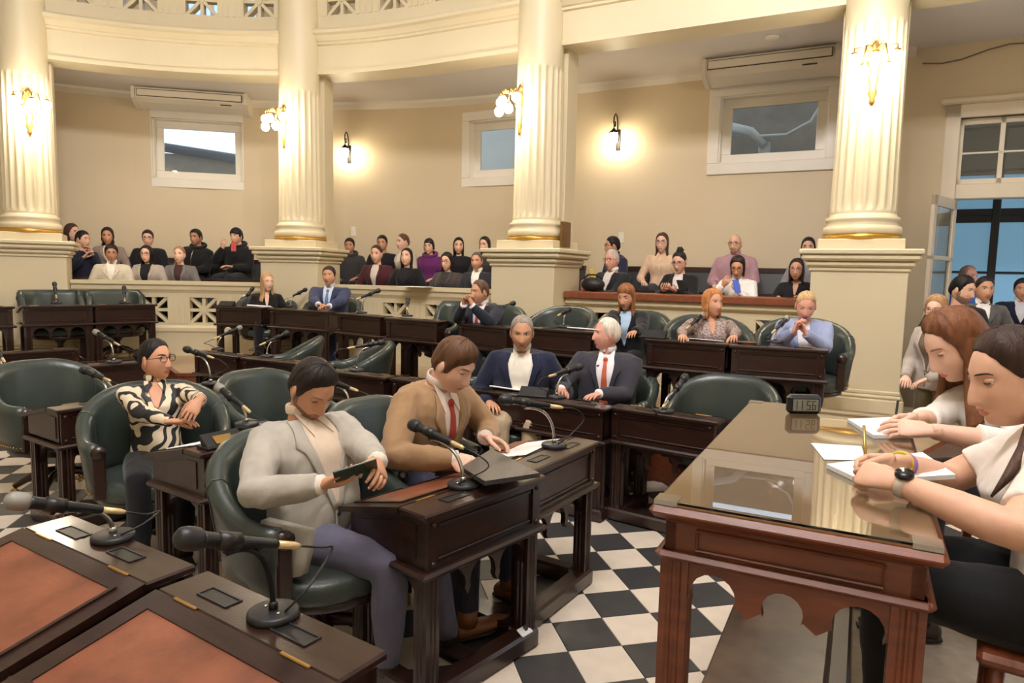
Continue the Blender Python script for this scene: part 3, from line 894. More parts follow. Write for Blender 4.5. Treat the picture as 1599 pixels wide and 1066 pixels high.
desk('F4', 'dark desk in front of the empty green chair by the middle balustrade', gF, (598.4, 495.5), (684.5, 501.5), TIER, W=0.74)
desk('F5', 'dark desk right of the man with clasped hands', gF, (721, 507), (783, 513), TIER, W=0.70, zf=0.755)
desk('F6', 'dark desk behind the navy blazer man', gF, (821.6, 515.7), (921, 522.5), TIER, W=0.70, zf=0.745)
desk('F7', 'dark desk of the woman in patterned blouse', gF, (1007, 534.6), (1135, 544), TIER, W=0.66, zf=0.738)
desk('F8', 'rightmost dark desk, of the blonde woman in pale blue', gF, (1138, 545), (1294, 554), TIER, W=0.68, zf=0.738)
desk('E1', 'left of the two empty desks before the left column', gF, (36.5, 478), (145, 476.6), TIER, W=0.74)
desk('E2', 'right of the two empty desks before the left column', gF, (147.7, 476.5), (244, 475), TIER, W=0.74)
e0 = desk_pt('E1', -0.80, -0.05)
put_desk('E0', 'dark desk cut by the left edge, on the raised row', gF, (e0.x, e0.y, TIER), DESKS['E1'][1], 0.74)

# ---- tub chairs
def chair_bp(square=False):
    """faces +y; origin on the floor under the seat centre"""
    bp = BP()
    n = 29; prof_n = 10
    vs = []; fs = []
    def plan(u):                      # u in -1..1 around the back
        a = u * math.radians(128 if not square else 118)
        e = 2.6 if not square else 4.0
        c, s_ = math.cos(a), math.sin(a)
        k = (abs(c)**e + abs(s_)**e) ** (-1/e)
        return V((0.315*k*s_, -0.30*k*c + 0.01, 0)), a
    def topz(u):
        t = abs(u)
        if square:
            return 0.93 if t < 0.42 else 0.66 + 0.27 * (0.5 + 0.5*math.cos(PI * min(1, (t - 0.42)/0.25)))
        k = min(1, max(0, (t - 0.12)/0.72)); k = k*k*(3 - 2*k)
        return 0.93*(1 - k) + 0.70*k - 0.025*max(0, t - 0.8)
    for i in range(n):
        u = -1 + 2*i/(n-1)
        p, a = plan(u); p2, _ = plan(min(1, u + 0.01)); p1, _ = plan(max(-1, u - 0.01))
        t = (p2 - p1).normalized(); out = V((t.y, -t.x, 0))
        zt = topz(u); rk = max(0, (zt - 0.65)/0.28)
        lean = out * (0.06 * rk)
        th = 0.036 + 0.006*math.cos(u*PI)
        z0 = 0.40
        pts = [(-th*0.7, z0), (-th, 0.5), (-th, zt - 0.06), (-th*0.9, zt - 0.02), (-th*0.3, zt + 0.004), (th*0.6, zt + 0.002), (th*1.25, zt - 0.03), (th*1.05, zt - 0.075), (th*0.7, 0.5), (th*0.5, z0)]
        for (o, z) in pts:
            f = max(0, (z - z0)/(zt - z0))
            q = p + out*o + lean*f
            vs.append((q.x, q.y, z))
    m = prof_n
    for i in range(n-1):
        for j in range(m): fs.append((i*m + j, i*m + (j+1) % m, (i+1)*m + (j+1) % m, (i+1)*m + j))
    fs.append(tuple(range(m))); fs.append(tuple((n-1)*m + j for j in range(m))[::-1])
    mb = MB(); mb.add(vs, fs, 0, True)
    back = bp.part('backrest', mb, M_GREEN)
    for u in (-0.5, 0.5):             # seams
        i = int((u + 1)/2*(n-1)); row = [V(vs[i*m + j]) for j in (1, 2, 3, 4, 5, 6, 7, 8)]
        mb = MB(); mb.tube(row, 0.005, 5); bp.part('seam', mb, M_GREEN, back)
    mb = MB()                         # studs along lower edge
    for i in range(0, n):
        for k in (0, 0.5):
            if i + k > n-1: continue
            a = V(vs[i*m + 9]); b = V(vs[min(n-1, i+1)*m + 9])
            c = a.lerp(b, k)
            mb.ell((c.x*1.012, c.y*1.012, 0.425), 0.006, 5, 4)
    i_ = bp.part('nail_trim', mb, M_BRASS, back)
    bp.stuff = {i_}
    for a in (-1, 1):
        p, _ = plan(a); 
        mb = MB(); mb.cbox((p.x - 0.03, p.y - 0.005, 0.40), (p.x + 0.03, p.y + 0.022, 0.645), 0.008)
        mb.lathe([(0.0, 0), (0.036, 0.004), (0.036, 0.03), (0.0, 0.034)], 12, M=Matrix.Translation((p.x, p.y - 0.006, 0.655)) @ Matrix.Rotation(-PI/2, 4, 'X'))
        bp.part('arm_front', mb, M_WOOD)
    mb = MB()
    def srow(z, k): return [(0.285*k*math.copysign(abs(math.sin(t))**0.8, math.sin(t)), 0.04 + (0.29 if math.cos(t) > 0 else 0.27)*k*math.copysign(abs(math.cos(t))**0.75, math.cos(t)), z) for t in [2*PI*j/24 for j in range(24)]]
    rows = [srow(0.385, 0.95), srow(0.40, 1.0), srow(0.45, 1.0), srow(0.475, 0.95), srow(0.485, 0.8), srow(0.488, 0.4)]
    vv = [p for r_ in rows for p in r_]; ff = []
    for i in range(5):
        for j in range(24): ff.append((i*24 + j, i*24 + (j+1) % 24, (i+1)*24 + (j+1) % 24, (i+1)*24 + j))
    ff.append(tuple(range(24))[::-1]); ff.append(tuple(120 + j for j in range(24)))
    mb.add(vv, ff, 0, True); bp.part('seat', mb, M_GREEN)
    mb = MB(); mb.lathe([(0.0, 0.335), (0.26, 0.335), (0.295, 0.35), (0.295, 0.385), (0.0, 0.386)], 24, M=Matrix.Translation((0, 0.02, 0))); bp.part('seat_frame', mb, M_WOOD)
    mb = MB(); mb.lathe([(0.05, 0.10), (0.055, 0.14), (0.035, 0.18), (0.03, 0.26), (0.06, 0.30), (0.09, 0.335)], 14); bp.part('pedestal', mb, M_WOOD)
    lg = MB(); lg.tube([(0.03, 0, 0.17), (0.12, 0, 0.165), (0.22, 0, 0.11), (0.285, 0, 0.065)], [0.03, 0.028, 0.024, 0.02], 8, flat=[(0.02, 0.034), (0.02, 0.03), (0.018, 0.025), (0.018, 0.02)], up=(0, 0, 1))
    cs = MB(); cs.lathe([(0.0, -0.012), (0.022, -0.012), (0.026, -0.006), (0.026, 0.006), (0.022, 0.012), (0.0, 0.012)], 12, M=Matrix.Translation((0.285, 0, 0.026)) @ Matrix.Rotation(PI/2, 4, 'X'))
    cs.tube([(0.285, 0, 0.026), (0.285, 0, 0.06)], 0.008, 6)
    f = None
    for k in range(4):
        R = Matrix.Rotation(PI/4 + k*PI/2, 4, 'Z')
        if f is None:
            f = bp.part('leg', lg, M_WOOD); bp.p[f] = ('leg', bp.p[f][1], None, R)
            g = bp.part('caster', cs, M_BRASS, f)
        else:
            i = bp.again('leg', f, R); bp.again('caster', g, Matrix.Identity(4), i)
    return bp
CHAIR = chair_bp(); CHAIRQ = chair_bp(True)
CHAIRS = {}
def chair(key, label, p, face, square=False, fl=0.0, group='green leather chairs of the hall'):
    """face: direction (x, y) the sitter looks"""
    an = math.atan2(-face[0], face[1])
    (CHAIRQ if square else CHAIR).place('tub_chair', label, 'chair', group, (p[0], p[1], fl), an, (1.06, 1.06, 1.0))
    CHAIRS[key] = (V((p[0], p[1], fl)), an)
def behind(key, x=0.0, y=0.80):
    p = desk_pt(key, x, y); an = DESKS[key][1]
    return p, (math.sin(an), -math.cos(an))
def chair_at(key, label, x=0.0, y=0.80, turn=0.0, square=False):
    p, f = behind(key, x, y)
    t = math.radians(turn); f = (f[0]*math.cos(t) - f[1]*math.sin(t), f[0]*math.sin(t) + f[1]*math.cos(t))
    chair(key, label, p, f, square, fl=DESKS[key][0].z)
chair_at('A5', 'empty green tub chair left of the secretaries table', 0.16, 0.62, turn=4)
chair_at('B2', 'empty green tub chair between zebra blouse woman and grey jacketed man', 0.0, 0.86)
chair_at('C1', 'large empty green tub chair at the left edge', 0.0, 0.86)
chair('G2', 'empty green tub chair below the blonde woman in black', (-2.38, 7.06), (-0.97, -0.24))
chair('G3', 'empty green tub chair left of the tan suited man', (-1.58, 6.72), (-0.97, -0.24))
chair_at('G4', 'empty green tub chair behind head of the tan suited man', 0.18, 0.66, turn=-62)
chair_at('F4', 'empty green square-backed chair by the middle balustrade', 0.10, 0.62, square=True)
chair_at('F6', 'empty green tub chair behind the navy blazer man', -0.42, 0.80)
chair_at('E1', 'empty green square-backed chair at the left desk before the column', 0.08, 0.56, square=True)
chair_at('E2', 'empty green square-backed chair at the right desk before the balustrade', 0.04, 0.56, square=True)

# ---- desk microphones: fitted so that base and head fall where the photograph shows them
def mic_parts(r, d, reach, h, tilt, black=False, mesh_grey=False, cable=True):
    """r root at the base on the desk; d unit direction (x,y) of the bend; head end up by tilt"""
    d = V((d[0], d[1], 0)); side = V((-d.y, d.x, 0)); up = V((0, 0, 1))
    mb = MB(); mb.lathe([(0.0, 0.0), (0.062, 0.0), (0.064, 0.006), (0.062, 0.016), (0.055, 0.019), (0.0, 0.02)], 24)
    base = mb.build('base', M_DKMETAL, r)
    for a in (-1, 1):
        mb = MB(); p = d*0.004 + side*(0.028*a); mb.ell((p.x, p.y, 0.02), (0.006, 0.006, 0.003), 8, 4)
        mb.build('screw', M_CHROME, base)
    N = up*h + d*reach
    path = []
    for k in range(11):
        t = k/10.0
        c0, c1, c2, c3 = V((0, 0, 0.018)), up*(h*0.75), up*(h*1.05) + d*(reach*0.35), N
        path.append(c0*(1-t)**3 + c1*3*t*(1-t)**2 + c2*3*t*t*(1-t) + c3*t**3)
    mb = MB(); mb.tube(path, 0.0075, 8); mb.lathe([(0.012, 0.015), (0.012, 0.035), (0.008, 0.04)], 10)
    mb.build('gooseneck', M_BLACK if black else M_CHROME, r)
    ax = (d*math.cos(tilt) + up*math.sin(tilt)).normalized()
    q = side.cross(ax)
    if q.z > 0: q = -q
    C = N - q*0.028
    mb = MB(); mb.tube([C - ax*0.025, C + ax*0.03], 0.022, 10, caps=True); mb.tube([N, C], 0.009, 6)
    mb.build('clip', M_BLACK, r)
    mb = MB(); mb.tube([C - ax*0.13, C - ax*0.12, C + ax*0.06, C + ax*0.075], [0.012, 0.0135, 0.019, 0.021], 12)
    hd = mb.build('handle', M_BLACK, r)
    mb = MB(); mb.tube([C + ax*0.07, C + ax*0.078, C + ax*0.088, C + ax*0.105, C + ax*0.122, C + ax*0.13, C + ax*0.134], [0.02, 0.026, 0.027, 0.0275, 0.024, 0.015, 0.004], 14)
    mb.build('grille', mat('grey_mic_mesh', (150, 147, 140), 0.5, metal=0.3, bump=0.3, bscale=400) if mesh_grey else M_DKMETAL, hd)
    mb = MB(); mb.tube([C - ax*0.13, C - ax*0.185, C - ax*0.20], [0.0105, 0.0095, 0.006], 10); mb.build('connector', M_CREAMPL, hd)
    if cable:
        e = C - ax*0.2
        p = [e, e - ax*0.07, V((e.x, e.y, 0))*1.0 - ax*0.12 + up*(h*0.75) - side*0.02, -d*0.07 + side*0.05 + up*(h*0.35), -d*0.01 + side*0.035 + up*0.02]
        pts = []
        for k in range(17):
            t = k/16*(len(p)-1); i = min(len(p)-2, int(t)); f = t - i
            a0 = p[max(0, i-1)]; b0 = p[i]; c0 = p[i+1]; d0 = p[min(len(p)-1, i+2)]
            pts.append(0.5*((2*b0) + (c0 - a0)*f + (2*a0 - 5*b0 + 4*c0 - d0)*f*f + (3*b0 - a0 - 3*c0 + d0)*f**3))
        mb = MB(); mb.tube(pts, 0.0032, 6); mb.build('cable', M_BLACK, r)
def mic(key, label, base, head, zt=0.77, dirdeg=None, black=False, grey=False, tilt=None, fit=True):
    fl = DESKS[key][0].z
    B = G(base[0], base[1], fl + (zt if key not in ('F5', 'F6', 'F7', 'F8') else zt - 0.03)); B.z = fl + zt
    an = DESKS[key][1]; sit = math.atan2(math.cos(an), -math.sin(an))   # angle of the direction to the sitter
    best = None
    for da in range(-100, 101, 5):
        a = sit + math.radians(da); d = V((math.cos(a), math.sin(a), 0))
        for reach in (0.04, 0.08, 0.12, 0.16, 0.2):
            for h in (0.12, 0.16, 0.2, 0.24, 0.28, 0.32):
                for tl in ((0.15, 0.35, 0.6, 0.9) if tilt is None else (tilt,)):
                    hp = B + d*(reach + 0.11*math.cos(tl)) + V((0, 0, h + 0.025 + 0.11*math.sin(tl)))
                    x, y = proj(hp)
                    e = math.hypot(x - head[0], y - head[1]) * B.y/4 + abs(da)*0.03 + abs(reach - 0.12)*15 + abs(h - 0.2)*15 + abs(tl - 0.5)*1.5
                    if best is None or e < best[0]: best = (e, d, reach, h, tl)
    r = empty('microphone', (B.x, B.y, fl + zt)); tag(r, label, 'microphone', 'gooseneck microphones on the desks')
    mic_parts(r, best[1], best[2], best[3], best[4], black, grey)
mic('A1', 'grey-headed gooseneck microphone in the bottom left corner', (177, 841), (15, 783), grey=True)
mic('A2', 'black gooseneck microphone nearest the camera', (427, 962), (285, 842), black=True)
mic('A3', 'chrome gooseneck microphone in front of the grey jacketed man', (723, 759), (645, 664))
mic('A4', 'chrome gooseneck microphone in front of the tan suited man', (865, 697), (785, 624))
mic('M1', 'chrome gooseneck microphone in front of the white-haired man', (869, 621), (905, 573))
mic('A5', 'chrome gooseneck microphone before the empty chair left of table', (1037, 643), (1072, 588))
mic('C1', 'chrome gooseneck microphone in front of the large empty left chair', (168, 622), (130, 577))
mic('B1', 'chrome gooseneck microphone between zebra blouse woman and grey jacketed man', (385, 664), (340, 605), grey=True)
mic('H1', 'thin chrome microphone right of the zebra blouse woman', (329, 600), (291, 545))
mic('G1', 'chrome microphone at left end of the empty second row', (340, 546), (376, 511), grey=True)
mic('G2', 'chrome microphone on second row below the blonde woman in black', (417, 557), (450, 519))
mic('G3', 'chrome microphone on second row left of the tan suited man', (557, 579), (598, 535))
mic('B2', 'chrome microphone right of the grey jacketed man', (545, 637), (505, 592))
mic('D1', 'chrome microphone at the left edge', (4, 588), (-12, 540))
mic('D2', 'chrome microphone leaning above head of the zebra blouse woman', (178, 566), (147, 519), grey=True)
mic('E1', 'upright microphone on the left empty desk before the column', (88, 474), (86, 442))
mic('E2', 'upright microphone on the right empty desk before the balustrade', (195, 474), (193, 448))
mic('F1', 'microphone beside the blonde woman in black', (372, 476), (397, 449))
mic('F2', 'microphone left of the blue suited man', (454, 479), (478, 452))
mic('F3', 'microphone right of the blue suited man', (565, 489), (593, 454))
mic('F4', 'microphone in front of the empty square-backed green chair', (636, 494), (637, 468))
mic('F5', 'microphone right of the man with clasped hands', (772, 505), (803, 473))
mic('F6', 'microphone behind the navy blazer man', (880, 516), (890, 486))
mic('F7', 'microphone in front of the woman in patterned blouse', (1070, 534), (1098, 491), grey=True)
mic('F8', 'microphone in front of the blonde woman in pale blue', (1210, 541), (1228, 497), grey=True)

# ---- secretaries' table on its wooden platform
ZT = 1.12; ZP = 0.32
tA = G(1012, 780, ZT); tB = G(1487, 862, ZT); tD = G(1215, 628, ZT)
ex = (tB - tA); Wt = ex.length; ex.normalize()
ey = V((-ex.y, ex.x, 0)); Lt = (tD - tA).dot(ey)
TF = frame((tA.x, tA.y, 0), ex, ey, (0, 0, 1))     # x along the near end, y away along the left side
pf = empty('platform'); pf.matrix_world = TF; tag(pf, 'dark scuffed wooden platform under the secretaries table', 'platform')
M_PLAT = mat('scuffed_platform_wood', (74, 50, 36), 0.35, var=0.45, vscale=5, bump=0.08, bscale=20, col2=(112, 88, 70))
mb = MB()
XE = (TF.inverted() @ G(1115, 1003, ZP)).x + 0.01
mb.cbox((XE + 0.02, -0.6, 0.0), (XE + 0.36, Lt + 0.25, ZP - 0.03), 0.006); mb.build('lower_step', M_PLAT, pf)
mb = MB(); mb.cbox((XE, -0.62, ZP - 0.03), (XE + 0.36, Lt + 0.27, ZP), 0.008); mb.build('tread', M_PLAT, pf)
mb = MB(); mb.cbox((XE + 0.36, -0.62, ZP - 0.06), (XE + 0.43, Lt + 0.27, ZP + 0.004), 0.01); mb.build('nosing', M_BENCHW, pf)
mb = MB(); mb.cbox((XE + 0.43, -0.62, 0.0), (2.6, Lt + 0.27, ZP - 0.005), 0.006); mb.build('deck', mat('platform_carpet', (150, 138, 122), 0.9, var=0.15, vscale=20), pf)
t = empty('secretary_table'); t.matrix_world = TF; tag(t, 'large reddish brown wooden table with glass top and arched apron', 'table')
mb = MB(); mb.cbox((0, 0, ZT - 0.04), (Wt, Lt, ZT - 0.012), 0.012); top = mb.build('table_top', M_WOOD2, t)
M_TGLASS = mat('table_glass', (196, 178, 148), 0.03, spec=0.6, coat=0.8)
mb = MB(); mb.box((0.02, 0.02, ZT - 0.0125), (Wt - 0.02, Lt - 0.02, ZT - 0.0065)); mb.build('backing_sheet', mat('table_felt', (168, 132, 96), 0.6, var=0.08, vscale=3), top)
mb = MB(); mb.cbox((0.015, 0.015, ZT - 0.006), (Wt - 0.015, Lt - 0.015, ZT), 0.001)
M_CLEAR = mat('clear_table_glass', (236, 238, 234), 0.0, trans=1.0); mb.build('glass_sheet', M_CLEAR, top)
for (x, y) in ((0.015, 0.015), (Wt - 0.06, 0.015), (0.015, Lt - 0.06), (Wt - 0.06, Lt - 0.06)):
    mb = MB(); mb.box((x - 0.004, y - 0.004, ZT - 0.01), (x + 0.049, y + 0.049, ZT + 0.001)); mb.build('corner_clip', M_CHROME, top)
def apron_panel(M, L, name):
    mb = MB(); mb.box((0, 0, ZT - 0.125), (L, 0.025, ZT - 0.04), 0, M)
    mb.cbox((0.0, -0.012, ZT - 0.052), (L, 0.0, ZT - 0.04), 0.006, 0, M); mb.cbox((-0.015, -0.022, ZT - 0.14), (L + 0.015, 0.03, ZT - 0.12), 0.01, 0, M)
    n = max(1, int(round(L/0.7)))
    for i in range(n):
        a = L*i/n + 0.07; b = L*(i+1)/n - 0.07
        for (x0, z0, x1, z1) in ((a, ZT - 0.113, b, ZT - 0.107), (a, ZT - 0.066, b, ZT - 0.06), (a, ZT - 0.107, a + 0.006, ZT - 0.066), (b - 0.006, ZT - 0.107, b, ZT - 0.066)):
            mb.cbox((x0, -0.009, z0), (x1, 0.0, z1), 0.003, 0, M)
    o = mb.build(name, M_WOOD2, t)
    m2 = MB(); m2.prism(arches(0.05, L - 0.05, ZT - 0.14, ZT - 0.212, ZT - 0.226, 3 * n, 0.055), 0.0, 0.022, 0, M, 'y'); m2.build('arched_apron', M_WOOD2, o)
apron_panel(Matrix.Translation((0.035, 0.035, 0)), Wt - 0.07, 'end_rail')
apron_panel(Matrix.Translation((0.035, Lt - 0.035, 0)) @ Matrix.Rotation(-PI/2, 4, 'Z'), Lt - 0.07, 'side_rail')
apron_panel(Matrix.Translation((Wt - 0.035, 0.035, 0)) @ Matrix.Rotation(PI/2, 4, 'Z'), Lt - 0.07, 'side_rail')
for (x, y) in ((0.06, 0.06), (Wt - 0.06, 0.06), (0.06, Lt - 0.06), (Wt - 0.06, Lt - 0.06)):
    mb = MB(); mb.prism(leg_prof(0.032, 0.004), ZP, ZT - 0.14, axis='z', M=Matrix.Translation((x, y, 0))); mb.build('leg', M_WOOD2, t)

# clock reading 11:56
ck = TF.inverted() @ G(1254, 646, ZT)
r = empty('clock'); r.matrix_world = TF @ Matrix.Translation((ck.x, ck.y, ZT + 0.001)) @ Matrix.Rotation(math.radians(27), 4, 'Z')
tag(r, 'small black digital clock reading 11:56 on the table', 'clock')
mb = MB(); mb.cbox((-0.064, -0.018, 0.0), (0.064, 0.02, 0.074), 0.012); body = mb.build('case', M_BLACK, r)
mb = MB(); mb.box((-0.048, -0.0195, 0.014), (0.048, -0.017, 0.058)); mb.build('display', mat('lcd_grey', (128, 128, 112), 0.35), r)
SEG = {'1': 'bc', '5': 'afgcd', '6': 'afgecd'}
mb = MB()
def digit(ch, x0):
    w, h, k = 0.014, 0.034, 0.0028
    z0 = 0.019
    R = {'a': (0, h - k, w, h), 'd': (0, 0, w, k), 'g': (0, h/2 - k/2, w, h/2 + k/2), 'f': (0, h/2, k, h), 'e': (0, 0, k, h/2), 'b': (w - k, h/2, w, h), 'c': (w - k, 0, w, h/2)}
    for c in SEG[ch]:
        a = R[c]; mb.box((x0 + a[0], -0.0205, z0 + a[1]), (x0 + a[2], -0.0195, z0 + a[3]))
for ch, x0 in zip('1156', (-0.046, -0.026, 0.004, 0.024)): digit(ch, x0)
mb.build('digits', mat('lcd_black', (30, 30, 28), 0.5), r)

def sheet(label, cat, pts, z, th, mats, name, group=None, parent=None):
    """flat sheet whose corners are given as pixels on the plane z"""
    q = [G(x, y, z) for x, y in pts]
    mb = MB(); mb.add([(p.x, p.y, z + 0.0006) for p in q] + [(p.x, p.y, z + 0.0006 + th) for p in q], [(0,3,2,1),(4,5,6,7),(0,1,5,4),(1,2,6,5),(2,3,7,6),(3,0,4,7)])
    o = mb.build(name, mats, parent)
    if parent is None: tag(o, label, cat, group)
    return o
sheet('open white notepad under hand of the nearest woman', 'notepad', [(1290, 731), (1345, 757), (1492, 748), (1440, 712)], ZT, 0.012, M_PAPER, 'notepad')
sheet('white notepad under hand of the brown-haired woman', 'notepad', [(1323, 659), (1364, 685), (1452, 684), (1415, 655)], ZT, 0.012, M_PAPER, 'notepad')
sheet('loose printed sheet between the two notepads', 'paper', [(1266, 692), (1287, 718), (1352, 719), (1345, 697)], ZT, 0.001, M_PAPER, 'paper_sheet')

# ================================================================ PEOPLE
TMP = bpy.data.scenes.new('remesh_scratch')
def remesh(mb, voxel, it=4, fac=0.5):
    me = mb.mesh('tmp')
    ob = bpy.data.objects.new('tmp', me); TMP.collection.objects.link(ob)
    m = ob.modifiers.new('r', 'REMESH'); m.mode = 'VOXEL'; m.voxel_size = voxel; m.use_smooth_shade = True
    s = ob.modifiers.new('s', 'SMOOTH'); s.factor = fac; s.iterations = it
    vl = TMP.view_layers[0]; vl.update()
    out = bpy.data.meshes.new_from_object(ob.evaluated_get(vl.depsgraph))
    bpy.data.objects.remove(ob); bpy.data.meshes.remove(me)
    return out
def fold(me, amp, k=11.0, seed=0.0):
    """soft cloth folds: push vertices along their normals"""
    if amp <= 0: return
    me.update()
    nr = [v.normal.copy() for v in me.vertices]
    for v, n in zip(me.vertices, nr):
        p = v.co
        a = noise.noise(V((p.x*k, p.y*k, p.z*k*0.55)) + V((seed, seed*2, 0)))
        b = abs(noise.noise(V((p.x*k*1.7 + p.z*9, p.y*k*1.7 - p.z*6, p.z*k*0.8 + seed))))
        v.co = p + n*(amp*(a - 0.9*b + 0.2))
def smoothstep(a, b, x):
    if a == b: return 0.0 if x < a else 1.0
    t = min(1.0, max(0.0, (x - a)/(b - a))); return t*t*(3 - 2*t)
def gs(x, s): return math.exp(-(x*x)/(2*s*s))

SKINS = {'light': (224, 176, 148), 'fair': (230, 186, 162), 'tan': (204, 150, 118), 'brown': (178, 128, 102), 'pink': (224, 164, 142)}
def skin(k): return mat('skin_' + k, SKINS[k], 0.48, spec=0.35, var=0.06, vscale=25, bump=0.04, bscale=180)
def lips(k): c = SKINS[k]; return mat('lips_' + k, (int(c[0]*0.90), int(c[1]*0.70), int(c[2]*0.70)), 0.4)
def hairmat(c): return mat('hair_%d_%d_%d' % c, c, 0.5, spec=0.3, var=0.3, vscale=18, stretch=(3, 3, 0.5), bump=0.35, bscale=70)
def cloth(c, pat=None, rough=0.85):
    if pat == 'zebra': return zebra()
    if pat == 'paisley': return paisley()
    return mat('cloth_%d_%d_%d' % c, c, rough, spec=0.2, var=0.1, vscale=12, bump=0.12, bscale=220, sheen=0.15)
def ramp_mat(name, kind, cols, pos, scale, dist, rough=0.6):
    if name in MATS: return MATS[name]
    m = bpy.data.materials.new(name); m.use_nodes = True; nt = m.node_tree; b = nt.nodes['Principled BSDF']
    b.inputs['Roughness'].default_value = rough
    tc = nt.nodes.new('ShaderNodeTexCoord')
    if kind == 'wave':
        n = nt.nodes.new('ShaderNodeTexWave'); n.wave_type = 'BANDS'; n.bands_direction = 'DIAGONAL'
        n.inputs['Scale'].default_value = scale; n.inputs['Distortion'].default_value = dist; n.inputs['Detail'].default_value = 1.0; n.inputs['Detail Scale'].default_value = 1.2
        out = n.outputs['Fac']
    else:
        n = nt.nodes.new('ShaderNodeTexVoronoi'); n.inputs['Scale'].default_value = scale; n.feature = 'F1'
        nz = nt.nodes.new('ShaderNodeTexNoise'); nz.inputs['Scale'].default_value = scale*1.6; nz.inputs['Detail'].default_value = 3
        nt.links.new(tc.outputs['Object'], nz.inputs['Vector'])
        mx = nt.nodes.new('ShaderNodeMath'); mx.operation = 'MULTIPLY'
        nt.links.new(n.outputs['Distance'], mx.inputs[0]); nt.links.new(nz.outputs[0], mx.inputs[1]); out = mx.outputs[0]
    nt.links.new(tc.outputs['Object'], n.inputs['Vector'])
    r = nt.nodes.new('ShaderNodeValToRGB')
    while len(r.color_ramp.elements) < len(cols): r.color_ramp.elements.new(0.5)
    for e, c, p in zip(r.color_ramp.elements, cols, pos): e.position = p; e.color = lin(c)
    nt.links.new(out, r.inputs[0]); nt.links.new(r.outputs[0], b.inputs['Base Color'])
    MATS[name] = m; return m
def zebra(): return ramp_mat('zebra_print', 'wave', [(226, 208, 178), (226, 208, 178), (30, 30, 32), (30, 30, 32)], [0.0, 0.55, 0.61, 1.0], 7.0, 7.0)
def paisley(): return ramp_mat('paisley_print', 'vor', [(92, 76, 80), (150, 128, 122), (178, 158, 146), (112, 92, 92)], [0.05, 0.16, 0.24, 0.36], 34, 0)

# ---------------------------------------------------------------- head
def head_pt(th, u, feat=1.0, fem=0.0, thick=0.0):
    """th: angle from the face (+y) towards +x; u = sin(latitude). returns point on the head"""
    z = 0.118*u if u > 0 else 0.122*u
    pw = 2.4 if u > 0 else 3.0
    c = max(0.0, 1 - abs(u)**pw) ** 0.5
    dn = max(0.0, -u)
    w = (0.0755 - 0.003*fem) * (1 - 0.30*smoothstep(0.15, 1.0, dn) - 0.04*fem*dn)
    s_, co = math.sin(th), math.cos(th)
    if co > 0: d = 0.094*(1 - 0.05*dn)
    else: d = 0.103*(1 - 0.42*smoothstep(0.1, 0.95, dn))
    x = w*c*s_ ; y = d*c*co
    if co > 0: y += 0.013*dn*co
    if feat > 0 and co > 0:
        f = feat
        ax = abs(x)
        k = smoothstep(0.0, 0.3, co)
        nz = smoothstep(0.030, -0.030, z) * smoothstep(-0.052, -0.040, z)
        dy = (0.003 + 0.0165*nz) * gs(x, 0.0072 + 0.0042*nz) * smoothstep(0.042, 0.022, z) * smoothstep(-0.053, -0.043, z)
        dy += 0.006*gs(ax - 0.013, 0.006)*gs(z + 0.038, 0.007)
        dy -= 0.0095*gs(ax - 0.032, 0.013)*gs(z - 0.016, 0.009)
        dy += 0.0045*gs(z - 0.036, 0.008)*gs(ax - 0.028, 0.022)*(1 - 0.5*fem)
        dy += 0.004*gs(ax - 0.043, 0.015)*gs(z + 0.018, 0.016)
        dy += 0.0055*gs(x, 0.019)*gs(z + 0.0605, 0.0035) + 0.0055*gs(x, 0.016)*gs(z + 0.0725, 0.0040)
        dy -= 0.0030*gs(x, 0.024)*gs(z + 0.0665, 0.0022)
        dy -= 0.0035*gs(x, 0.022)*gs(z + 0.084, 0.006)
        dy += 0.009*gs(x, 0.020)*gs(z + 0.101, 0.012)
        y += dy*f*k
    p = V((x, y, z))
    if thick: 
        n = V((x/(w*w + 1e-6), y/(d*d), z/0.0139)).normalized() if c > 0.02 else V((0, 0, 1 if u > 0 else -1))
        p = p + n*thick
    return p
def grid(n, k):
    return [[(2*PI*j/n, math.sin(-PI/2 + PI*i/k)) for j in range(n)] for i in range(k + 1)]
def add_grid(mb, rows, mi, n, fm=None):
    vs = [p for r in rows for p in r]; o = len(mb.v)
    mb.v.extend([tuple(p) for p in vs])
    for i in range(len(rows) - 1):
        for j in range(n):
            a = (i*n + j, i*n + (j+1) % n, (i+1)*n + (j+1) % n, (i+1)*n + j)
            mb.f.append(tuple(q + o for q in a)); mb.sm.append(True)
            if fm is None: mb.m.append(mi)
            else:
                c = (V(vs[a[0]]) + V(vs[a[1]]) + V(vs[a[2]]) + V(vs[a[3]]))/4; mb.m.append(fm(c))
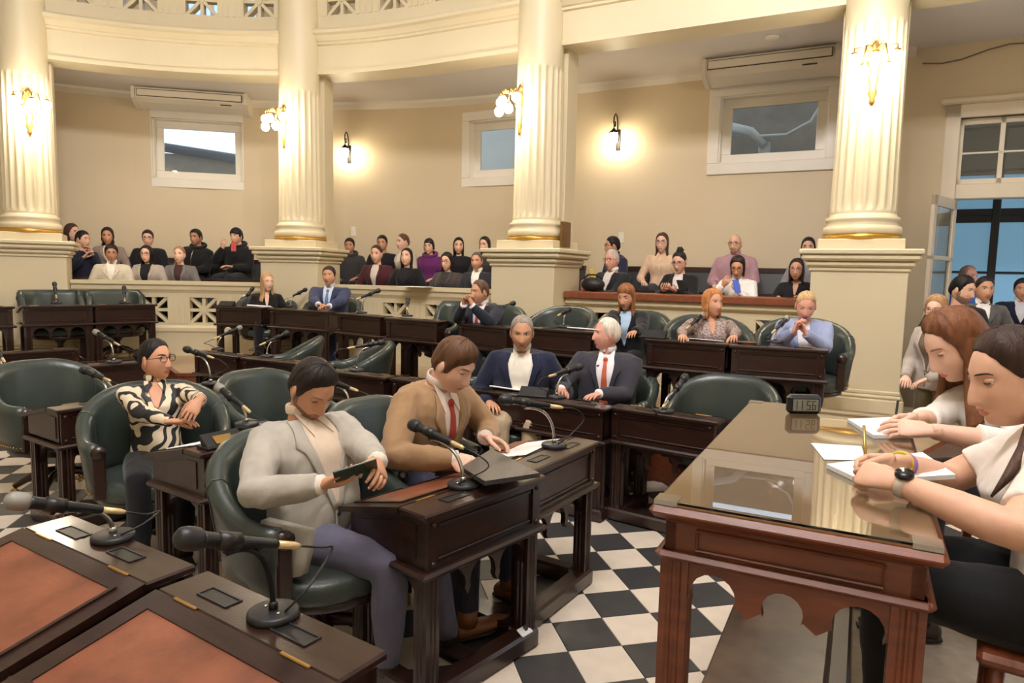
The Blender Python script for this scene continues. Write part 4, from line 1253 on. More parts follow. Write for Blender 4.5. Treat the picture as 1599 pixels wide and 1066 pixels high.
def head_mb(lod, fem, beard=0, ears=True, eyes='open'):
    """materials: 0 skin 1 lips 2 hair/beard 3 eye white 4 iris"""
    mb = MB()
    n, k = ((88, 72), (56, 46), (36, 30))[lod]
    rows = [[head_pt(th, u, 1.0, fem) for th, u in r] for r in grid(n, k)]
    def fm(c):
        if c.y > 0.05:
            if abs(c.x) < 0.023 - abs(c.z + 0.0665)*0.9 and -0.0775 < c.z < -0.0565: return 1
        if beard:
            jaw = c.z < -0.047 - 0.012*gs(abs(c.x) - 0.038, 0.01) and c.y > 0.0
            if beard == 2 and -0.004 < c.y < 0.03 and abs(c.x) > 0.045 and c.z < -0.008: jaw = True
            if beard == 3: jaw = abs(c.x) < 0.03 and c.z < -0.045 and c.y > 0.04
            if jaw and c.z > -0.118 and not (abs(c.x) < 0.022 and -0.078 < c.z < -0.056): return 2
        return 0
    add_grid(mb, rows, 0, n, fm)
    for a in (-1, 1):
        e = V((a*0.0755, -0.008, -0.004))
        R = Matrix.Rotation(-a*0.35, 3, 'Z')
        if ears: mb.ell(e, (0.010, 0.021, 0.034), 10, 8, 0, R=R)
        if ears: mb.ell(e + V((a*0.004, 0.004, 0.004)), (0.007, 0.012, 0.022), 8, 6, 0, R=R)
        c = V((a*0.032, head_pt(math.asin(0.032/0.0745), 0.13, 1.0, fem).y - 0.0050, 0.0165))
        nn, kk = (16, 12) if lod < 2 else (8, 6)
        mb.ell(c, (0.0155, 0.0115, 0.0095), nn, kk, 3 if eyes != 'closed' else 0)
        if eyes == 'open':
            mb.ell(c + V((0, 0.0070, 0)), (0.0066, 0.0056, 0.0066) if lod < 2 else (0.0115, 0.006, 0.0055), 10, 8, 4)
            mb.ell(c + V((0, -0.0008, 0.0072)), (0.0175, 0.0126, 0.0058), 12, 8, 0)
            mb.ell(c + V((0, -0.001, -0.0075)), (0.0165, 0.0118, 0.0048), 12, 8, 0)
        else:
            mb.ell(c + V((0, 0.0005, 0.0025)), (0.017, 0.0128, 0.0088), 12, 8, 0)
            mb.tube([c + V((x_, 0.0118 - 26*x_*x_, -0.0052 + 8*x_*x_)) for x_ in (-0.015, -0.009, -0.003, 0.003, 0.009, 0.015)], 0.0014, 5, 4)
        if eyes == 'open':
            mb.tube([c + V((x_, 0.0115 - 30*x_*x_, 0.0055 - 14*x_*x_)) for x_ in (-0.015, -0.009, -0.003, 0.003, 0.009, 0.015)], 0.0013, 5, 4)
        # eyebrow
        pts = []
        for q in range(6):
            xx = 0.014 + 0.036*q/5; zz = 0.0335 + 0.0045*math.sin(q/5*PI*0.75) - 0.003*(q == 5)
            u = zz/0.118; th = math.asin(min(0.98, xx/(0.0745*max(0.05, 1 - u**2.4)**0.5)))
            p = head_pt(th, u, 1.0, fem); pts.append(V((a*xx, p.y + 0.0012, zz)))
        kb = (0.72, 0.85, 1.15)[lod]; mb.tube(pts, [q_*kb for q_ in (0.0022, 0.0034, 0.0036, 0.0034, 0.0028, 0.0016)], 6, 2)
    return mb
def hairline(th, style):
    """height z of the hairline for an angle from the face (0..pi)"""
    a = abs(th); d = math.degrees(a)
    f = {'short': 0.080, 'fringe': 0.046, 'quiff': 0.080, 'bald': 0.30, 'receding': 0.094, 'long': 0.088, 'tied': 0.086, 'bangs': 0.060, 'cap': 0.045}.get(style, 0.07)
    pts = [(0, f), (25, f - 0.002), (48, f - 0.016), (62, 0.036), (74, -0.010), (84, -0.016), (92, 0.012), (108, 0.0), (125, -0.055), (180, -0.078)]
    if style == 'bald': pts = [(0, 0.3), (60, 0.3), (72, 0.045), (80, -0.01), (92, 0.02), (108, 0.0), (125, -0.055), (180, -0.075)]
    if style == 'receding': pts = [(0, 0.088), (20, 0.092), (40, 0.085), (60, 0.05), (74, -0.01), (84, -0.014), (92, 0.012), (108, 0.0), (125, -0.055), (180, -0.075)]
    if style == 'tied': pts = [(0, 0.088), (28, 0.084), (48, 0.068), (64, 0.040), (78, 0.014), (88, 0.008), (97, 0.02), (110, -0.01), (130, -0.055), (180, -0.07)]
    if style == 'swept': pts = [(0, 0.068), (25, 0.056), (48, 0.042), (62, 0.018), (72, -0.020), (84, -0.030), (92, 0.004), (106, 0.0), (120, -0.06), (180, -0.088)]
    if style == 'fringe': pts = [(0, f), (35, f - 0.004), (58, 0.022), (70, -0.03), (88, -0.042), (98, -0.03), (115, -0.045), (140, -0.085), (180, -0.095)]
    for (a0, z0), (a1, z1) in zip(pts[:-1], pts[1:]):
        if d <= a1: return z0 + (z1 - z0)*(d - a0)/(a1 - a0)
    return pts[-1][1]
def hair_mb(lod, style, length, R, fem, thick=0.016, bun=None, tail=None, part=0.0, wave=0.0, seed=0.0, front=72):
    """hair in head space turned by R (head rotation in body space); long curtains hang straight down"""
    mb = MB(); thick = thick*(1.0, 0.92, 0.78)[lod]
    n, k = ((96, 64), (64, 44), (40, 28))[lod]
    rows = []
    for r in grid(n, k):
        row = []
        for th, u in r:
            a = th if th <= PI else th - 2*PI
            z = 0.118*u if u > 0 else 0.122*u
            hl = hairline(a, style)
            m = smoothstep(hl - 0.006, hl + 0.030, z) if style != 'cap' else smoothstep(hl - 0.004, hl + 0.008, z)
            top = smoothstep(0.02, 0.11, z)
            t = thick*(0.75 + 0.55*top)
            if style == 'quiff': t += 0.012*top*smoothstep(-0.2, 0.9, math.cos(a))
            if style == 'swept': t += 0.008*smoothstep(0.02, 0.10, z)*smoothstep(-0.6, 0.6, math.sin(a + 0.6))
            if style == 'cap': t = 0.012 + 0.004*top
            g = noise.noise(V((math.sin(a)*7, math.cos(a)*7, z*14 + seed)))*0.25 + noise.noise(V((a*14.0, z*10, seed)))*0.28
            if part and style in ('long', 'tied'):
                t *= 1 - 0.35*gs(math.sin(a)*max(0.02, (1 - u*u))**0.5 - part*0.3, 0.08)*top
            t = t*(1 + g*0.55)
            m2 = smoothstep(hl - 0.006, hl + 0.055, z) if style != 'cap' else m
            off = t*(0.25*m + 0.75*m2) - 0.012*(1 - min(1, m*5))**2 + 0.0015
            row.append(R @ head_pt(th, u, 0.0, fem, off))
        rows.append(row)
    add_grid(mb, rows, 0, n)
    if length > 0:
        ph0 = math.radians(front); m = (36, 26, 18)[lod]; q = (22, 16, 10)[lod]
        rings = []
        for layer in (0, 1):
            for i in range(q + 1):
                z = 0.055 - (0.055 + length)*i/q
                row = []
                for j in range(m + 1):
                    a = ph0 + (2*PI - 2*ph0)*j/m
                    dn = max(0.0, -z - 0.02)
                    rx = 0.085 + 0.045*smoothstep(0.10, 0.30, dn) - 0.006*gs(dn - 0.09, 0.05); ry = 0.107 + 0.012*smoothstep(0.1, 0.3, dn) - 0.022*gs(dn - 0.09, 0.05)
                    tp = smoothstep(0.06, 0.02, z)
                    rr = 0.93 + 0.07*tp
                    w = noise.noise(V((a*9.0, z*3.0, seed)))*0.008 + noise.noise(V((a*22.0, z*1.5, seed + 3)))*0.004 + wave*0.008*math.sin(z*70 + a*3)
                    w *= smoothstep(0.05, -0.05, z)
                    d = -0.022*(1 - 0.75*smoothstep(length*0.6, length, -z)) if layer else 0.0
                    x = (rx*rr + w + d)*math.sin(a); y = (ry*rr + w + d)*math.cos(a) - 0.006 - 0.012*smoothstep(0.05, 0.2, dn)
                    endz = z + (0.03*noise.noise(V((a*6, seed, 0))) if i == q else 0)
                    anc = max(z, -0.035)
                    row.append(R @ V((x, y, anc)) + V((0, 0, endz - anc)))
                rings.append(row)
        A = rings[:q+1]; B = rings[q+1:]
        loop = [a + b[::-1] for a, b in zip(A, B)]
        n2 = len(loop[0]); add_grid(mb, loop, 0, n2)
        o = len(mb.v) - len(loop)*n2
        for i in (0, len(loop) - 1):
            for j in range(m):
                mb.f.append((o + i*n2 + j, o + i*n2 + j + 1, o + i*n2 + n2 - 2 - j, o + i*n2 + n2 - 1 - j)); mb.m.append(0); mb.sm.append(True)
    if bun:
        c = V(bun[:3]); mb.ell(R @ c, (bun[3], bun[3], bun[3]*0.9), 16, 12, R=R)
        for q in range(3): mb.tube([R @ (c + V((bun[3]*1.02*math.cos(t)*math.cos(q), bun[3]*1.02*math.sin(t), bun[3]*math.cos(t)*math.sin(q)))) for t in [2*PI*j/14 for j in range(14)]], 0.006, 5, closed=True)
    if tail:
        c = R @ V((0, -0.105, 0.02)); L = tail[0]; sd = tail[1]; tail = tuple(tail) + (0.03,)
        pts = [R @ V((0, -0.09, 0.03)), c + V((sd*0.02, -0.02, -0.01)), c + V((sd*0.07, tail[2]*0.25, -L*0.35)), c + V((sd*0.11, tail[2]*0.7, -L*0.7)), c + V((sd*0.11, tail[2], -L))]
        mb.tube(pts, [0.02, 0.022, 0.021, 0.017, 0.005], 12)
    return mb
def glasses_mb(R, dark=True):
    mb = MB()
    for a in (-1, 1):
        c = V((a*0.033, 0.0985, 0.012)); pts = []
        for j in range(18):
            t = 2*PI*j/18; e = 3.0
            k = (abs(math.cos(t))**e + abs(math.sin(t))**e) ** (-1/e)
            pts.append(R @ (c + V((0.0245*k*math.cos(t), -0.12*abs(0.0245*k*math.cos(t))*(1 if a*math.cos(t) > 0 else 0), 0.0195*k*math.sin(t)))))
        mb.tube(pts, 0.0021, 6, closed=True)
        mb.tube([R @ V((a*0.057, 0.0955, 0.018)), R @ V((a*0.074, 0.078, 0.018)), R @ V((a*0.081, 0.03, 0.014)), R @ V((a*0.082, -0.01, 0.010))], 0.002, 6)
    mb.tube([R @ V((-0.009, 0.099, 0.016)), R @ V((0, 0.101, 0.019)), R @ V((0.009, 0.099, 0.016))], 0.002, 6)
    return mb

# ---------------------------------------------------------------- hands
def hand_mb(mb, wrist, fwd, nrm, side, curl=0.35, spread=0.10, scale=1.0, mi=0, thumb=0.5, point=False, grip=False):
    """wrist -> fingers along fwd; nrm = direction the palm faces; side +1 right hand, -1 left"""
    f = V(fwd).normalized(); n = V(nrm); n = (n - f*n.dot(f)).normalized()
    x = f.cross(n) * side            # towards the thumb
    S = scale; W = V(wrist)
    P = lambda a, b, c: W + (f*a + x*b + n*c)*S
    # palm: lofted flat tube
    mb.tube([P(-0.035, 0, 0), P(0.0, 0, 0), P(0.03, 0.002, 0), P(0.065, 0.0, 0), P(0.088, -0.002, 0), P(0.096, -0.002, 0)], 1, 14, mi, up=n,
            flat=[(0.026*S, 0.020*S), (0.027*S, 0.019*S), (0.036*S, 0.0175*S), (0.043*S, 0.0155*S), (0.041*S, 0.012*S), (0.034*S, 0.006*S)])
    mb.ell(P(0.03, 0.022, 0.008), (0.022*S, 0.022*S, 0.022*S), 10, 8, mi)
    L = [(0.030, 0.072, 0.0088), (0.010, 0.080, 0.0092), (-0.011, 0.074, 0.0088), (-0.031, 0.058, 0.0078)]
    for q, (b, ln, r) in enumerate(L):
        base = P(0.086 - 0.004*abs(q - 1), b, 0.0)
        cu = curl*(0.9 + 0.12*q)
        if point and q == 0: cu = 0.12
        if grip: cu = (1.0, 1.25, 1.5, 1.6)[q]
        sp = spread*(1.5 - q)*0.6
        d = (f + x*sp).normalized(); pts = [base - d*0.012*S]; p = base; pts.append(p); ang = cu*0.55
        for seg, fr in ((0, 0.45), (1, 0.31), (2, 0.24)):
            dd = d*math.cos(ang) + n*math.sin(ang)
            p = p + dd*(ln*fr*S); pts.append(p)
            ang += cu*(0.95 if seg == 0 else 0.7)
        mb.tube(pts, [r*S*1.0, r*S*1.06, r*S*1.0, r*S*0.9, r*S*0.55], 8, mi)
        mb.ell(pts[-1], r*S*0.62, 8, 6, mi)
    t0 = P(0.025, 0.028, 0.006); d1 = (f*0.62 + x*(0.75 - 0.5*thumb) + n*(0.35 + 0.3*thumb)).normalized(); d2 = (f*0.92 + x*(0.25 - 0.45*thumb) + n*(0.25 + 0.25*thumb)).normalized()
    t1 = t0 + d1*0.042*S; t2 = t1 + d2*0.032*S; t3 = t2 + (d2*0.95 + f*0.1).normalized()*0.024*S
    mb.tube([t0 - d1*0.012*S, t0, t1, t2, t3], [0.016*S, 0.0155*S, 0.0115*S, 0.0105*S, 0.006*S], 8, mi)
    mb.ell(t3, 0.0068*S, 8, 6, mi)

# ---------------------------------------------------------------- body
def ik(S, W, l1, l2, hint):
    d = W - S; L = d.length; m = (l1 + l2)*0.985
    if L > m: W = S + d*(m/L); d = W - S; L = m
    a = (l1*l1 - l2*l2 + L*L)/(2*L); h = math.sqrt(max(0.0, l1*l1 - a*a))
    e = d/L; q = V(hint); q = q - e*q.dot(e)
    if q.length < 1e-4: q = V((0, 0, -1)) - e*e.z*-1
    return S + e*a + q.normalized()*h, W
def lerp_path(A, B, C, n1, n2): return [A.lerp(B, i/n1) for i in range(n1)] + [B.lerp(C, i/n2) for i in range(n2 + 1)]
PEOPLE = []
def person(label, head, floor=0.0, face=(0, -1), sex='m', lod=1, stand=False, lean=6.0, side=0.0, hy=0.0, hp=5.0, hr=0.0,
           L=None, R=None, Lh={}, Rh={}, Lhint=None, Rhint=None, skin_k='light', hair=(40, 30, 24), style='short', hlen=0.0, hopt={}, beard=0, eyes='open',
           glasses=None, top=(40, 42, 50), pat=None, inner=None, vdepth=0.22, vw=0.065, lapel=False, collar=None, tie=None, placket=None, buttons=None,
           legs=(40, 42, 50), shoes=(40, 28, 22), sleeve=1.0, cuff=None, hood=False, bulk=1.0, neckfwd=12.0, knee=None, cut_legs=False, group=None, tall=1.0, folds=0.006, smin=0.86, smax=1.14, shoe_r=None, legpose=None, zip_=False):
    fem = 1.0 if sex == 'f' else 0.0
    psi = math.atan2(-face[0], face[1])
    Rz = Matrix.Rotation(psi, 3, 'Z')
    hipz = 0.92 if stand else 0.545
    Hc = V((0, 0, hipz))
    a, b = math.radians(lean), math.radians(side)
    U = V((math.sin(b), math.sin(a), math.cos(a)*math.cos(b))).normalized()
    Fw = (V((0, 1, 0)) - U*U.y).normalized(); Rr = Fw.cross(U).normalized()
    tl = 0.475 - 0.02*fem
    def sp(t):              # point along the spine, hips upright, bend spread over the lower back
        k = smoothstep(0.0, 0.25, t)
        return Hc + V((0, 0, t))*(1 - k) + U*t*k if t > 0 else Hc + V((0, 0, t))
    N = Hc + U*tl
    na = math.radians(lean + neckfwd); ND = (V((0, math.sin(na), math.cos(na))) + Rr*0.0).normalized()
    HRm = Matrix.Rotation(math.radians(hy), 3, 'Z') @ Matrix.Rotation(-math.radians(hp), 3, 'X') @ Matrix.Rotation(math.radians(hr), 3, 'Y')
    HC = N + ND*0.108 + (HRm @ V((0, 0.014, 0.034)))
    s = (head.z - floor)/HC.z
    s = max(smin, min(smax, s))*1.0
    off = Rz @ V((HC.x, HC.y, 0))*s
    root = V((head.x - off.x, head.y - off.y, head.z - HC.z*s))
    e = empty('person', root, psi, (s, s, s)); tag(e, label, 'person', group)
    Mw = Matrix.Translation(root) @ Rz.to_4x4() @ Matrix.Scale(s, 4); Mi = Mw.inverted()
    PEOPLE.append((label[:40], round(s, 2), round(root.z - floor, 2), tuple(round(x, 2) for x in root)))
    bw = bulk*(1.0 - 0.11*fem)
    sh = 0.178*(1.0 - 0.13*fem)*(0.5 + 0.5*bulk)
    vox = (0.0095, 0.014, 0.02)[lod]
    # ---- torso sections (t, half width, half depth, forward shift)
    if fem:
        sec = [(-0.12, 0.155, 0.11, 0.0), (-0.06, 0.178, 0.125, 0.0), (0.0, 0.175, 0.12, 0.005), (0.10, 0.145, 0.105, 0.01), (0.17, 0.138, 0.10, 0.01), (0.26, 0.155, 0.118, 0.022), (0.31, 0.16, 0.122, 0.025), (0.37, 0.165, 0.098, 0.008), (0.415, 0.158, 0.078, -0.004), (0.445, 0.11, 0.055, -0.012), (0.47, 0.062, 0.055, -0.008)]
    else:
        sec = [(-0.12, 0.16, 0.115, 0.0), (-0.06, 0.175, 0.125, 0.0), (0.0, 0.172, 0.125, 0.005), (0.12, 0.165, 0.122, 0.012), (0.22, 0.175, 0.122, 0.012), (0.32, 0.19, 0.122, 0.012), (0.39, 0.192, 0.105, 0.002), (0.435, 0.18, 0.082, -0.006), (0.465, 0.12, 0.055, -0.016), (0.49, 0.07, 0.058, -0.010)]
    def torso(mb, grow, t0=-0.12, t1=9, mi=0, n=22):
        rows = []; ps = []
        for (t, w, d, fs) in sec:
            if t < t0 - 1e-6 or t > t1: continue
            kk = smoothstep(0.0, 0.25, t)
            f2 = (V((0, 1, 0))*(1 - kk) + Fw*kk).normalized(); r2 = (V((1, 0, 0))*(1 - kk) + Rr*kk).normalized()
            c = sp(t) + f2*(fs*bulk); row = []
            for j in range(n):
                q = 2*PI*j/n; ee = 2.5
                k_ = (abs(math.cos(q))**ee + abs(math.sin(q))**ee) ** (-1/ee)
                row.append(c + r2*((w*bw + grow)*k_*math.cos(q)) + f2*((d*bulk + grow)*k_*math.sin(q)))
            rows.append(row)
        o = len(mb.v); add_grid(mb, rows, mi, n)
        mb.f.append(tuple(o + j for j in range(n))); mb.m.append(mi); mb.sm.append(True)
        mb.f.append(tuple(o + (len(rows)-1)*n + j for j in range(n))[::-1]); mb.m.append(mi); mb.sm.append(True)
    # ---- arms
    def target(t, sd):
        if t is None: t = V((sd*0.16, 0.30, hipz + 0.09)) if not stand else V((sd*0.24, 0.10, 0.86))
        elif isinstance(t, tuple) and t[0] == 'w': t = Mi @ V(t[1])
        return V(t)
    arms = {}
    for sd, t, hint in ((-1, L, Lhint), (1, R, Rhint)):
        S = N - U*(0.074 - 0.008*fem) + Rr*(sd*(sh - 0.004))
        hint = hint or (sd*0.75, -0.5, -0.8)
        E_, W_ = ik(S, target(t, sd), 0.285, 0.255, hint)
        arms[sd] = (S, E_, W_)
    def armtube(mb, sd, grow, upto=1.0, mi=0):
        S, E_, W_ = arms[sd]
        S2 = S - Rr*(sd*0.03)
        path = [S2] + lerp_path(S, E_, W_, 4, 6)
        rad = [0.054, 0.060, 0.056, 0.052, 0.048, 0.045, 0.044, 0.043, 0.040, 0.036, 0.031, 0.0275]
        k = 0.92 if fem else 1.0
        rad = [r*k*(0.6 + 0.4*bulk) + grow for r in rad]
        if upto < 1.0:
            m = 1 + max(2, int(round(upto*10))); path = path[:m + 1]; rad = rad[:m + 1]
            rad[-1] += 0.006
        mb.tube(path, rad, 12, mi)
    # ---- legs
    lg = {}
    for sd in (-1, 1):
        hp_ = Hc + V((sd*0.085, 0.0, -0.02))
        if stand: kn = V((sd*0.10, 0.03, 0.49)); an_ = V((sd*0.11, -0.01, 0.08))
        else: kn = V((sd*0.11, 0.41, 0.53)); an_ = V((sd*0.11, 0.40, 0.09))
        if legpose and sd in legpose: kn, an_ = V(legpose[sd][0]), V(legpose[sd][1])
        lg[sd] = (hp_, kn, an_)
    def legtube(mb, sd, grow, mi=0):
        h_, k_, a_ = lg[sd]
        mb.tube(lerp_path(h_, k_, a_, 4, 5), [r*(0.55 + 0.45*bulk) + grow for r in (0.092, 0.088, 0.08, 0.071, 0.062, 0.060, 0.058, 0.052, 0.043, 0.037)], 12, mi)
    # ---- body: one continuous skin
    mb = MB(); torso(mb, -0.012, -0.12, 9 if (stand and False) else 0.425)
    for sd in (-1, 1): armtube(mb, sd, 0.0 if sleeve < 0.9 else -0.006); legtube(mb, sd, -0.010)
    nb = HC + HRm @ V((0, -0.022, -0.05))
    mb.tube([N - U*0.06, N, N.lerp(nb, 0.5), nb], [0.066, 0.058 - 0.008*fem, 0.054 - 0.009*fem, 0.054 - 0.008*fem], 14)
    bm_ = remesh(mb, max(vox, 0.012 if sleeve > 0.9 else 0.0095), 3)
    hb = head_mb(lod, fem, beard, not (hlen > 0.03 and style in ('long', 'bangs')), eyes=eyes)
    T4 = Matrix.Translation(HC) @ HRm.to_4x4()
    full = MB()
    full.add([v.co for v in bm_.vertices], [tuple(p.vertices) for p in bm_.polygons], 0, True)
    o = len(full.v); full.v.extend([tuple(T4 @ V(p)) for p in hb.v]); full.f.extend([tuple(i + o for i in f) for f in hb.f]); full.m.extend(hb.m); full.sm.extend(hb.sm)
    hands_at = {}
    for sd, hd in ((-1, Lh), (1, Rh)):
        S, E_, W_ = arms[sd]; fa = (W_ - E_).normalized()
        fwd = V(hd['f']) if 'f' in hd else fa
        nrm = V(hd.get('n', (0, 0.15, -1)))
        hand_mb(full, W_, fwd, nrm, sd, hd.get('curl', 0.4), hd.get('spread', 0.1), hd.get('s', 0.98 - 0.08*fem), 0, hd.get('thumb', 0.5), hd.get('point', False), hd.get('grip', False))
        hands_at[sd] = (Mw @ W_, Rz @ fwd)
    bpy.data.meshes.remove(bm_)
    hm = hairmat(hair)
    bdc = tuple(int(h*0.40 + c*0.60) for h, c in zip(hair, SKINS[skin_k])) if beard else hair
    bc = full.build('body', [skin(skin_k), lips(skin_k), mat('beard_%d_%d_%d' % bdc, bdc, 0.7, var=0.35, vscale=90) if beard else hm, mat('eye_white', (214, 206, 198), 0.3), mat('eye_iris', (36, 24, 18), 0.25)], e)
    # ---- clothes
    tm_ = cloth(top, pat)
    g = 0.016 if (lapel or hood) else 0.008
    mb = MB(); torso(mb, g, -0.12, 9 if (hood or (collar is not None and not fem and not lapel)) else (0.466 if not fem else 0.447))
    for sd in (-1, 1): armtube(mb, sd, g*0.85 + 0.001, sleeve)
    me = remesh(mb, vox, 4); fold(me, folds*(1.0 if lod < 2 else 0.8), seed=sum(map(ord, label)) % 97)
    me.materials.append(tm_)
    for p in me.polygons: p.use_smooth = True
    tp = link('jacket' if lapel else ('hoodie' if hood else 'shirt'), me, e)
    mb = MB()
    torso(mb, 0.006, -0.12, 0.06)
    for sd in (-1, 1): legtube(mb, sd, 0.010)
    me = remesh(mb, max(vox, 0.014), 4); fold(me, 0.005, seed=3.3)
    me.materials.append(cloth(legs)); 
    for p in me.polygons: p.use_smooth = True
    link('trousers', me, e)
    if not cut_legs:
        for sd in (-1, 1):
            h_, k_, a_ = lg[sd]; sm_ = MB()
            fd = V((0, 1, 0)) if shoe_r is None or sd not in shoe_r else V(shoe_r[sd]).normalized()
            upv = V((0, 0, 1)) if abs(fd.z) < 0.3 else (V((0, 0, 1)) - fd*fd.z).normalized()
            c = a_ - upv*0.055
            sm_.tube([c - fd*0.075, c - fd*0.06, c, c + fd*0.08, c + fd*0.15, c + fd*0.185], 1, 14, 0, up=upv, flat=[(0.022, 0.02), (0.036, 0.036), (0.038, 0.038), (0.045, 0.026), (0.04, 0.018), (0.018, 0.008)])
            sm_.tube([c + upv*0.02, a_ + upv*0.03], [0.045, 0.043], 12, 0)
            sm_.tube([c - fd*0.08 - upv*0.025, c - fd*0.04 - upv*0.027, c + fd*0.08 - upv*0.027, c + fd*0.19 - upv*0.02], 1, 12, 1, up=upv, flat=[(0.025, 0.01), (0.038, 0.012), (0.047, 0.012), (0.02, 0.008)])
            sm_.build('shoe', [mat('shoe_%d_%d_%d' % shoes, shoes, 0.5, var=0.1), mat('shoe_sole', (196, 182, 156) if shoes[0] > 100 else (30, 26, 24), 0.6)], e)
    # ---- patches laid on the chest
    tb = MB(); torso(tb, g, -0.12, 9, n=40)
    bv = BVHTree.FromPolygons([V(p) for p in tb.v], tb.f)
    def chest(u, t, lift):
        kk = smoothstep(0.0, 0.25, t)
        f2 = (V((0, 1, 0))*(1 - kk) + Fw*kk).normalized(); r2 = (V((1, 0, 0))*(1 - kk) + Rr*kk).normalized()
        o = sp(t) + r2*u + f2*0.5
        hit = bv.ray_cast(o, -f2)
        if hit[0] is None: return sp(t) + r2*u + f2*(0.06 + lift)
        return hit[0] + f2*lift
    def patch(name, rows, lift, m_, cols=6, th=0.004, par=e):
        vs = []; n = cols + 1
        for (t, u0, u1) in rows:
            vs += [chest(u0 + (u1 - u0)*j/cols, t, lift) for j in range(n)]
        vb = [v - Fw*th for v in vs]; k = len(rows); fs = []
        q = len(vs)
        for i in range(k - 1):
            for j in range(cols):
                a0 = (i*n + j, i*n + j + 1, (i+1)*n + j + 1, (i+1)*n + j); fs.append(a0); fs.append(tuple(x + q for x in a0[::-1]))
        for i in range(k - 1):
            for j in (0, cols): fs.append((i*n + j, (i+1)*n + j, (i+1)*n + j + q, i*n + j + q))
        for j in range(cols):
            for i in (0, k - 1): fs.append((i*n + j, i*n + j + 1, i*n + j + 1 + q, i*n + j + q))
        p_ = MB(); p_.add(vs + vb, fs, 0, True); return p_.build(name, m_, par)
    tt = 0.455 - 0.01*fem
    def rowsof(pts, k=12):
        out = []
        for i in range(k + 1):
            t = pts[0][0] + (pts[-1][0] - pts[0][0])*i/k
            for p0, p1 in zip(pts[:-1], pts[1:]):
                if (p0[0] - t)*(p1[0] - t) <= 1e-9:
                    f_ = 0 if p0[0] == p1[0] else (t - p0[0])/(p1[0] - p0[0]); out.append((t, p0[1] + (p1[1] - p0[1])*f_, p0[2] + (p1[2] - p0[2])*f_)); break
        return out
    tb_ = tt - vdepth
    if inner is not None:
        sk = inner == 'skin'
        m_ = skin(skin_k) if sk else cloth(inner)
        patch('shirt_front', rowsof([(tt + 0.012, -vw*0.8, vw*0.8), (tt - 0.03, -vw, vw), (tt - vdepth*0.55, -vw*0.72, vw*0.72), (tb_, -0.006, 0.006)]), 0.006, m_, 8)
    if lapel:
        lm_ = tm_
        for sd in (-1, 1):
            patch('lapel', rowsof([(tt + 0.012, sd*vw*0.75, sd*vw*1.25), (tt - 0.05, sd*vw*0.95, sd*(vw + 0.038)), (tt - 0.095, sd*vw*0.86, sd*(vw + 0.052)), (tt - 0.105, sd*vw*0.84, sd*(vw + 0.028)), (tb_, sd*0.002, sd*0.02)], 14), 0.013, lm_, 4, 0.007)
        ft = patch('front_edge', rowsof([(tb_, -0.003, 0.012), (max(-0.05, tb_ - 0.25), -0.002, 0.014)], 8), 0.009, tm_, 2, 0.006)
        p_ = MB()
        for q in (0.02, 0.12):
            c = chest(0.004, tb_ - q, 0.015); p_.ell(c, (0.008, 0.005, 0.008), 8, 5)
        p_.build('button', cloth((60, 50, 40) if buttons is None else buttons), tp)
    if tie is not None:
        tmat = cloth(tie, rough=0.5)
        k_ = patch('tie', rowsof([(tt - 0.02, -0.016, 0.016), (tt - 0.045, -0.012, 0.012), (tt - 0.06, -0.014, 0.014), (tt - vdepth*0.9, -0.03, 0.03), (tt - vdepth - 0.02, -0.034, 0.034)], 12), 0.015, tmat, 4, 0.005)
        p_ = MB(); c = chest(0, tt - 0.018, 0.016); p_.ell(c, (0.019, 0.012, 0.019), 10, 7); p_.build('tie_knot', tmat, k_)
    if collar is not None:
        cm = cloth(collar) if collar != top else tm_
        p_ = MB()
        for sd in (-1, 1):
            pts = []; fl_ = []
            for j in range(7):
                q = PI*0.06 + (PI*0.94)*j/6
                pts.append(N + U*(0.026 + 0.016*(j/6)) + Rr*(sd*(0.060 - 0.006*fem)*math.sin(q)) + Fw*((0.062 - 0.004*fem)*math.cos(q) + 0.004)); fl_.append((0.005, 0.020))
            p_.tube(pts, 1, 8, 0, up=U, flat=fl_)
            c0 = chest(sd*0.014, tt + 0.004, 0.018)
            tip = chest(sd*0.048, tt - 0.055, 0.018); sdp = N + U*0.03 + Rr*(sd*0.06) + Fw*0.02
            md = chest(sd*0.06, tt - 0.01, 0.016)
            p_.add([c0, tip, md, sdp, c0 - Fw*0.005, tip - Fw*0.005, md - Fw*0.005, sdp - Fw*0.005], [(0,1,2,3),(7,6,5,4),(0,4,5,1),(1,5,6,2),(2,6,7,3),(3,7,4,0)])
        p_.build('collar', cm, tp)
    if placket is not None:
        pl = patch('placket', rowsof([(tt - 0.03, -0.014, 0.014), (0.02, -0.014, 0.014)], 10), 0.006, cloth(placket), 2, 0.004)
    if hood:
        p_ = MB(); pts = [N + U*0.015 + Rr*(0.105*math.sin(q)) + Fw*(0.085*math.cos(q) - 0.01) - U*(0.035*math.cos(q)) for q in [2*PI*j/16 for j in range(16)]]
        p_.tube(pts, 0.030, 8, closed=True); p_.build('hood', tm_, tp)
    if zip_:
        patch('zip', rowsof([(tt, -0.004, 0.004), (0.02, -0.004, 0.004)], 8), 0.006, M_CHROME, 2, 0.003)
    if cuff is not None:
        for sd in (-1, 1):
            S, E_, W_ = arms[sd]; fa = (W_ - E_).normalized(); p_ = MB()
            p_.tube([W_ - fa*0.025, W_ + fa*0.018], [0.036, 0.037], 12); p_.build('cuff', cloth(cuff), tp)
    # ---- hair and glasses
    if style != 'none':
        hb2 = hair_mb(lod, style, hlen, HRm, fem, seed=(sum(map(ord, label)) % 50)*0.37, **hopt)
        for i, p in enumerate(hb2.v): hb2.v[i] = tuple(V(p) + HC)
        hb2.build('cap' if style == 'cap' else 'hair', hm, e)
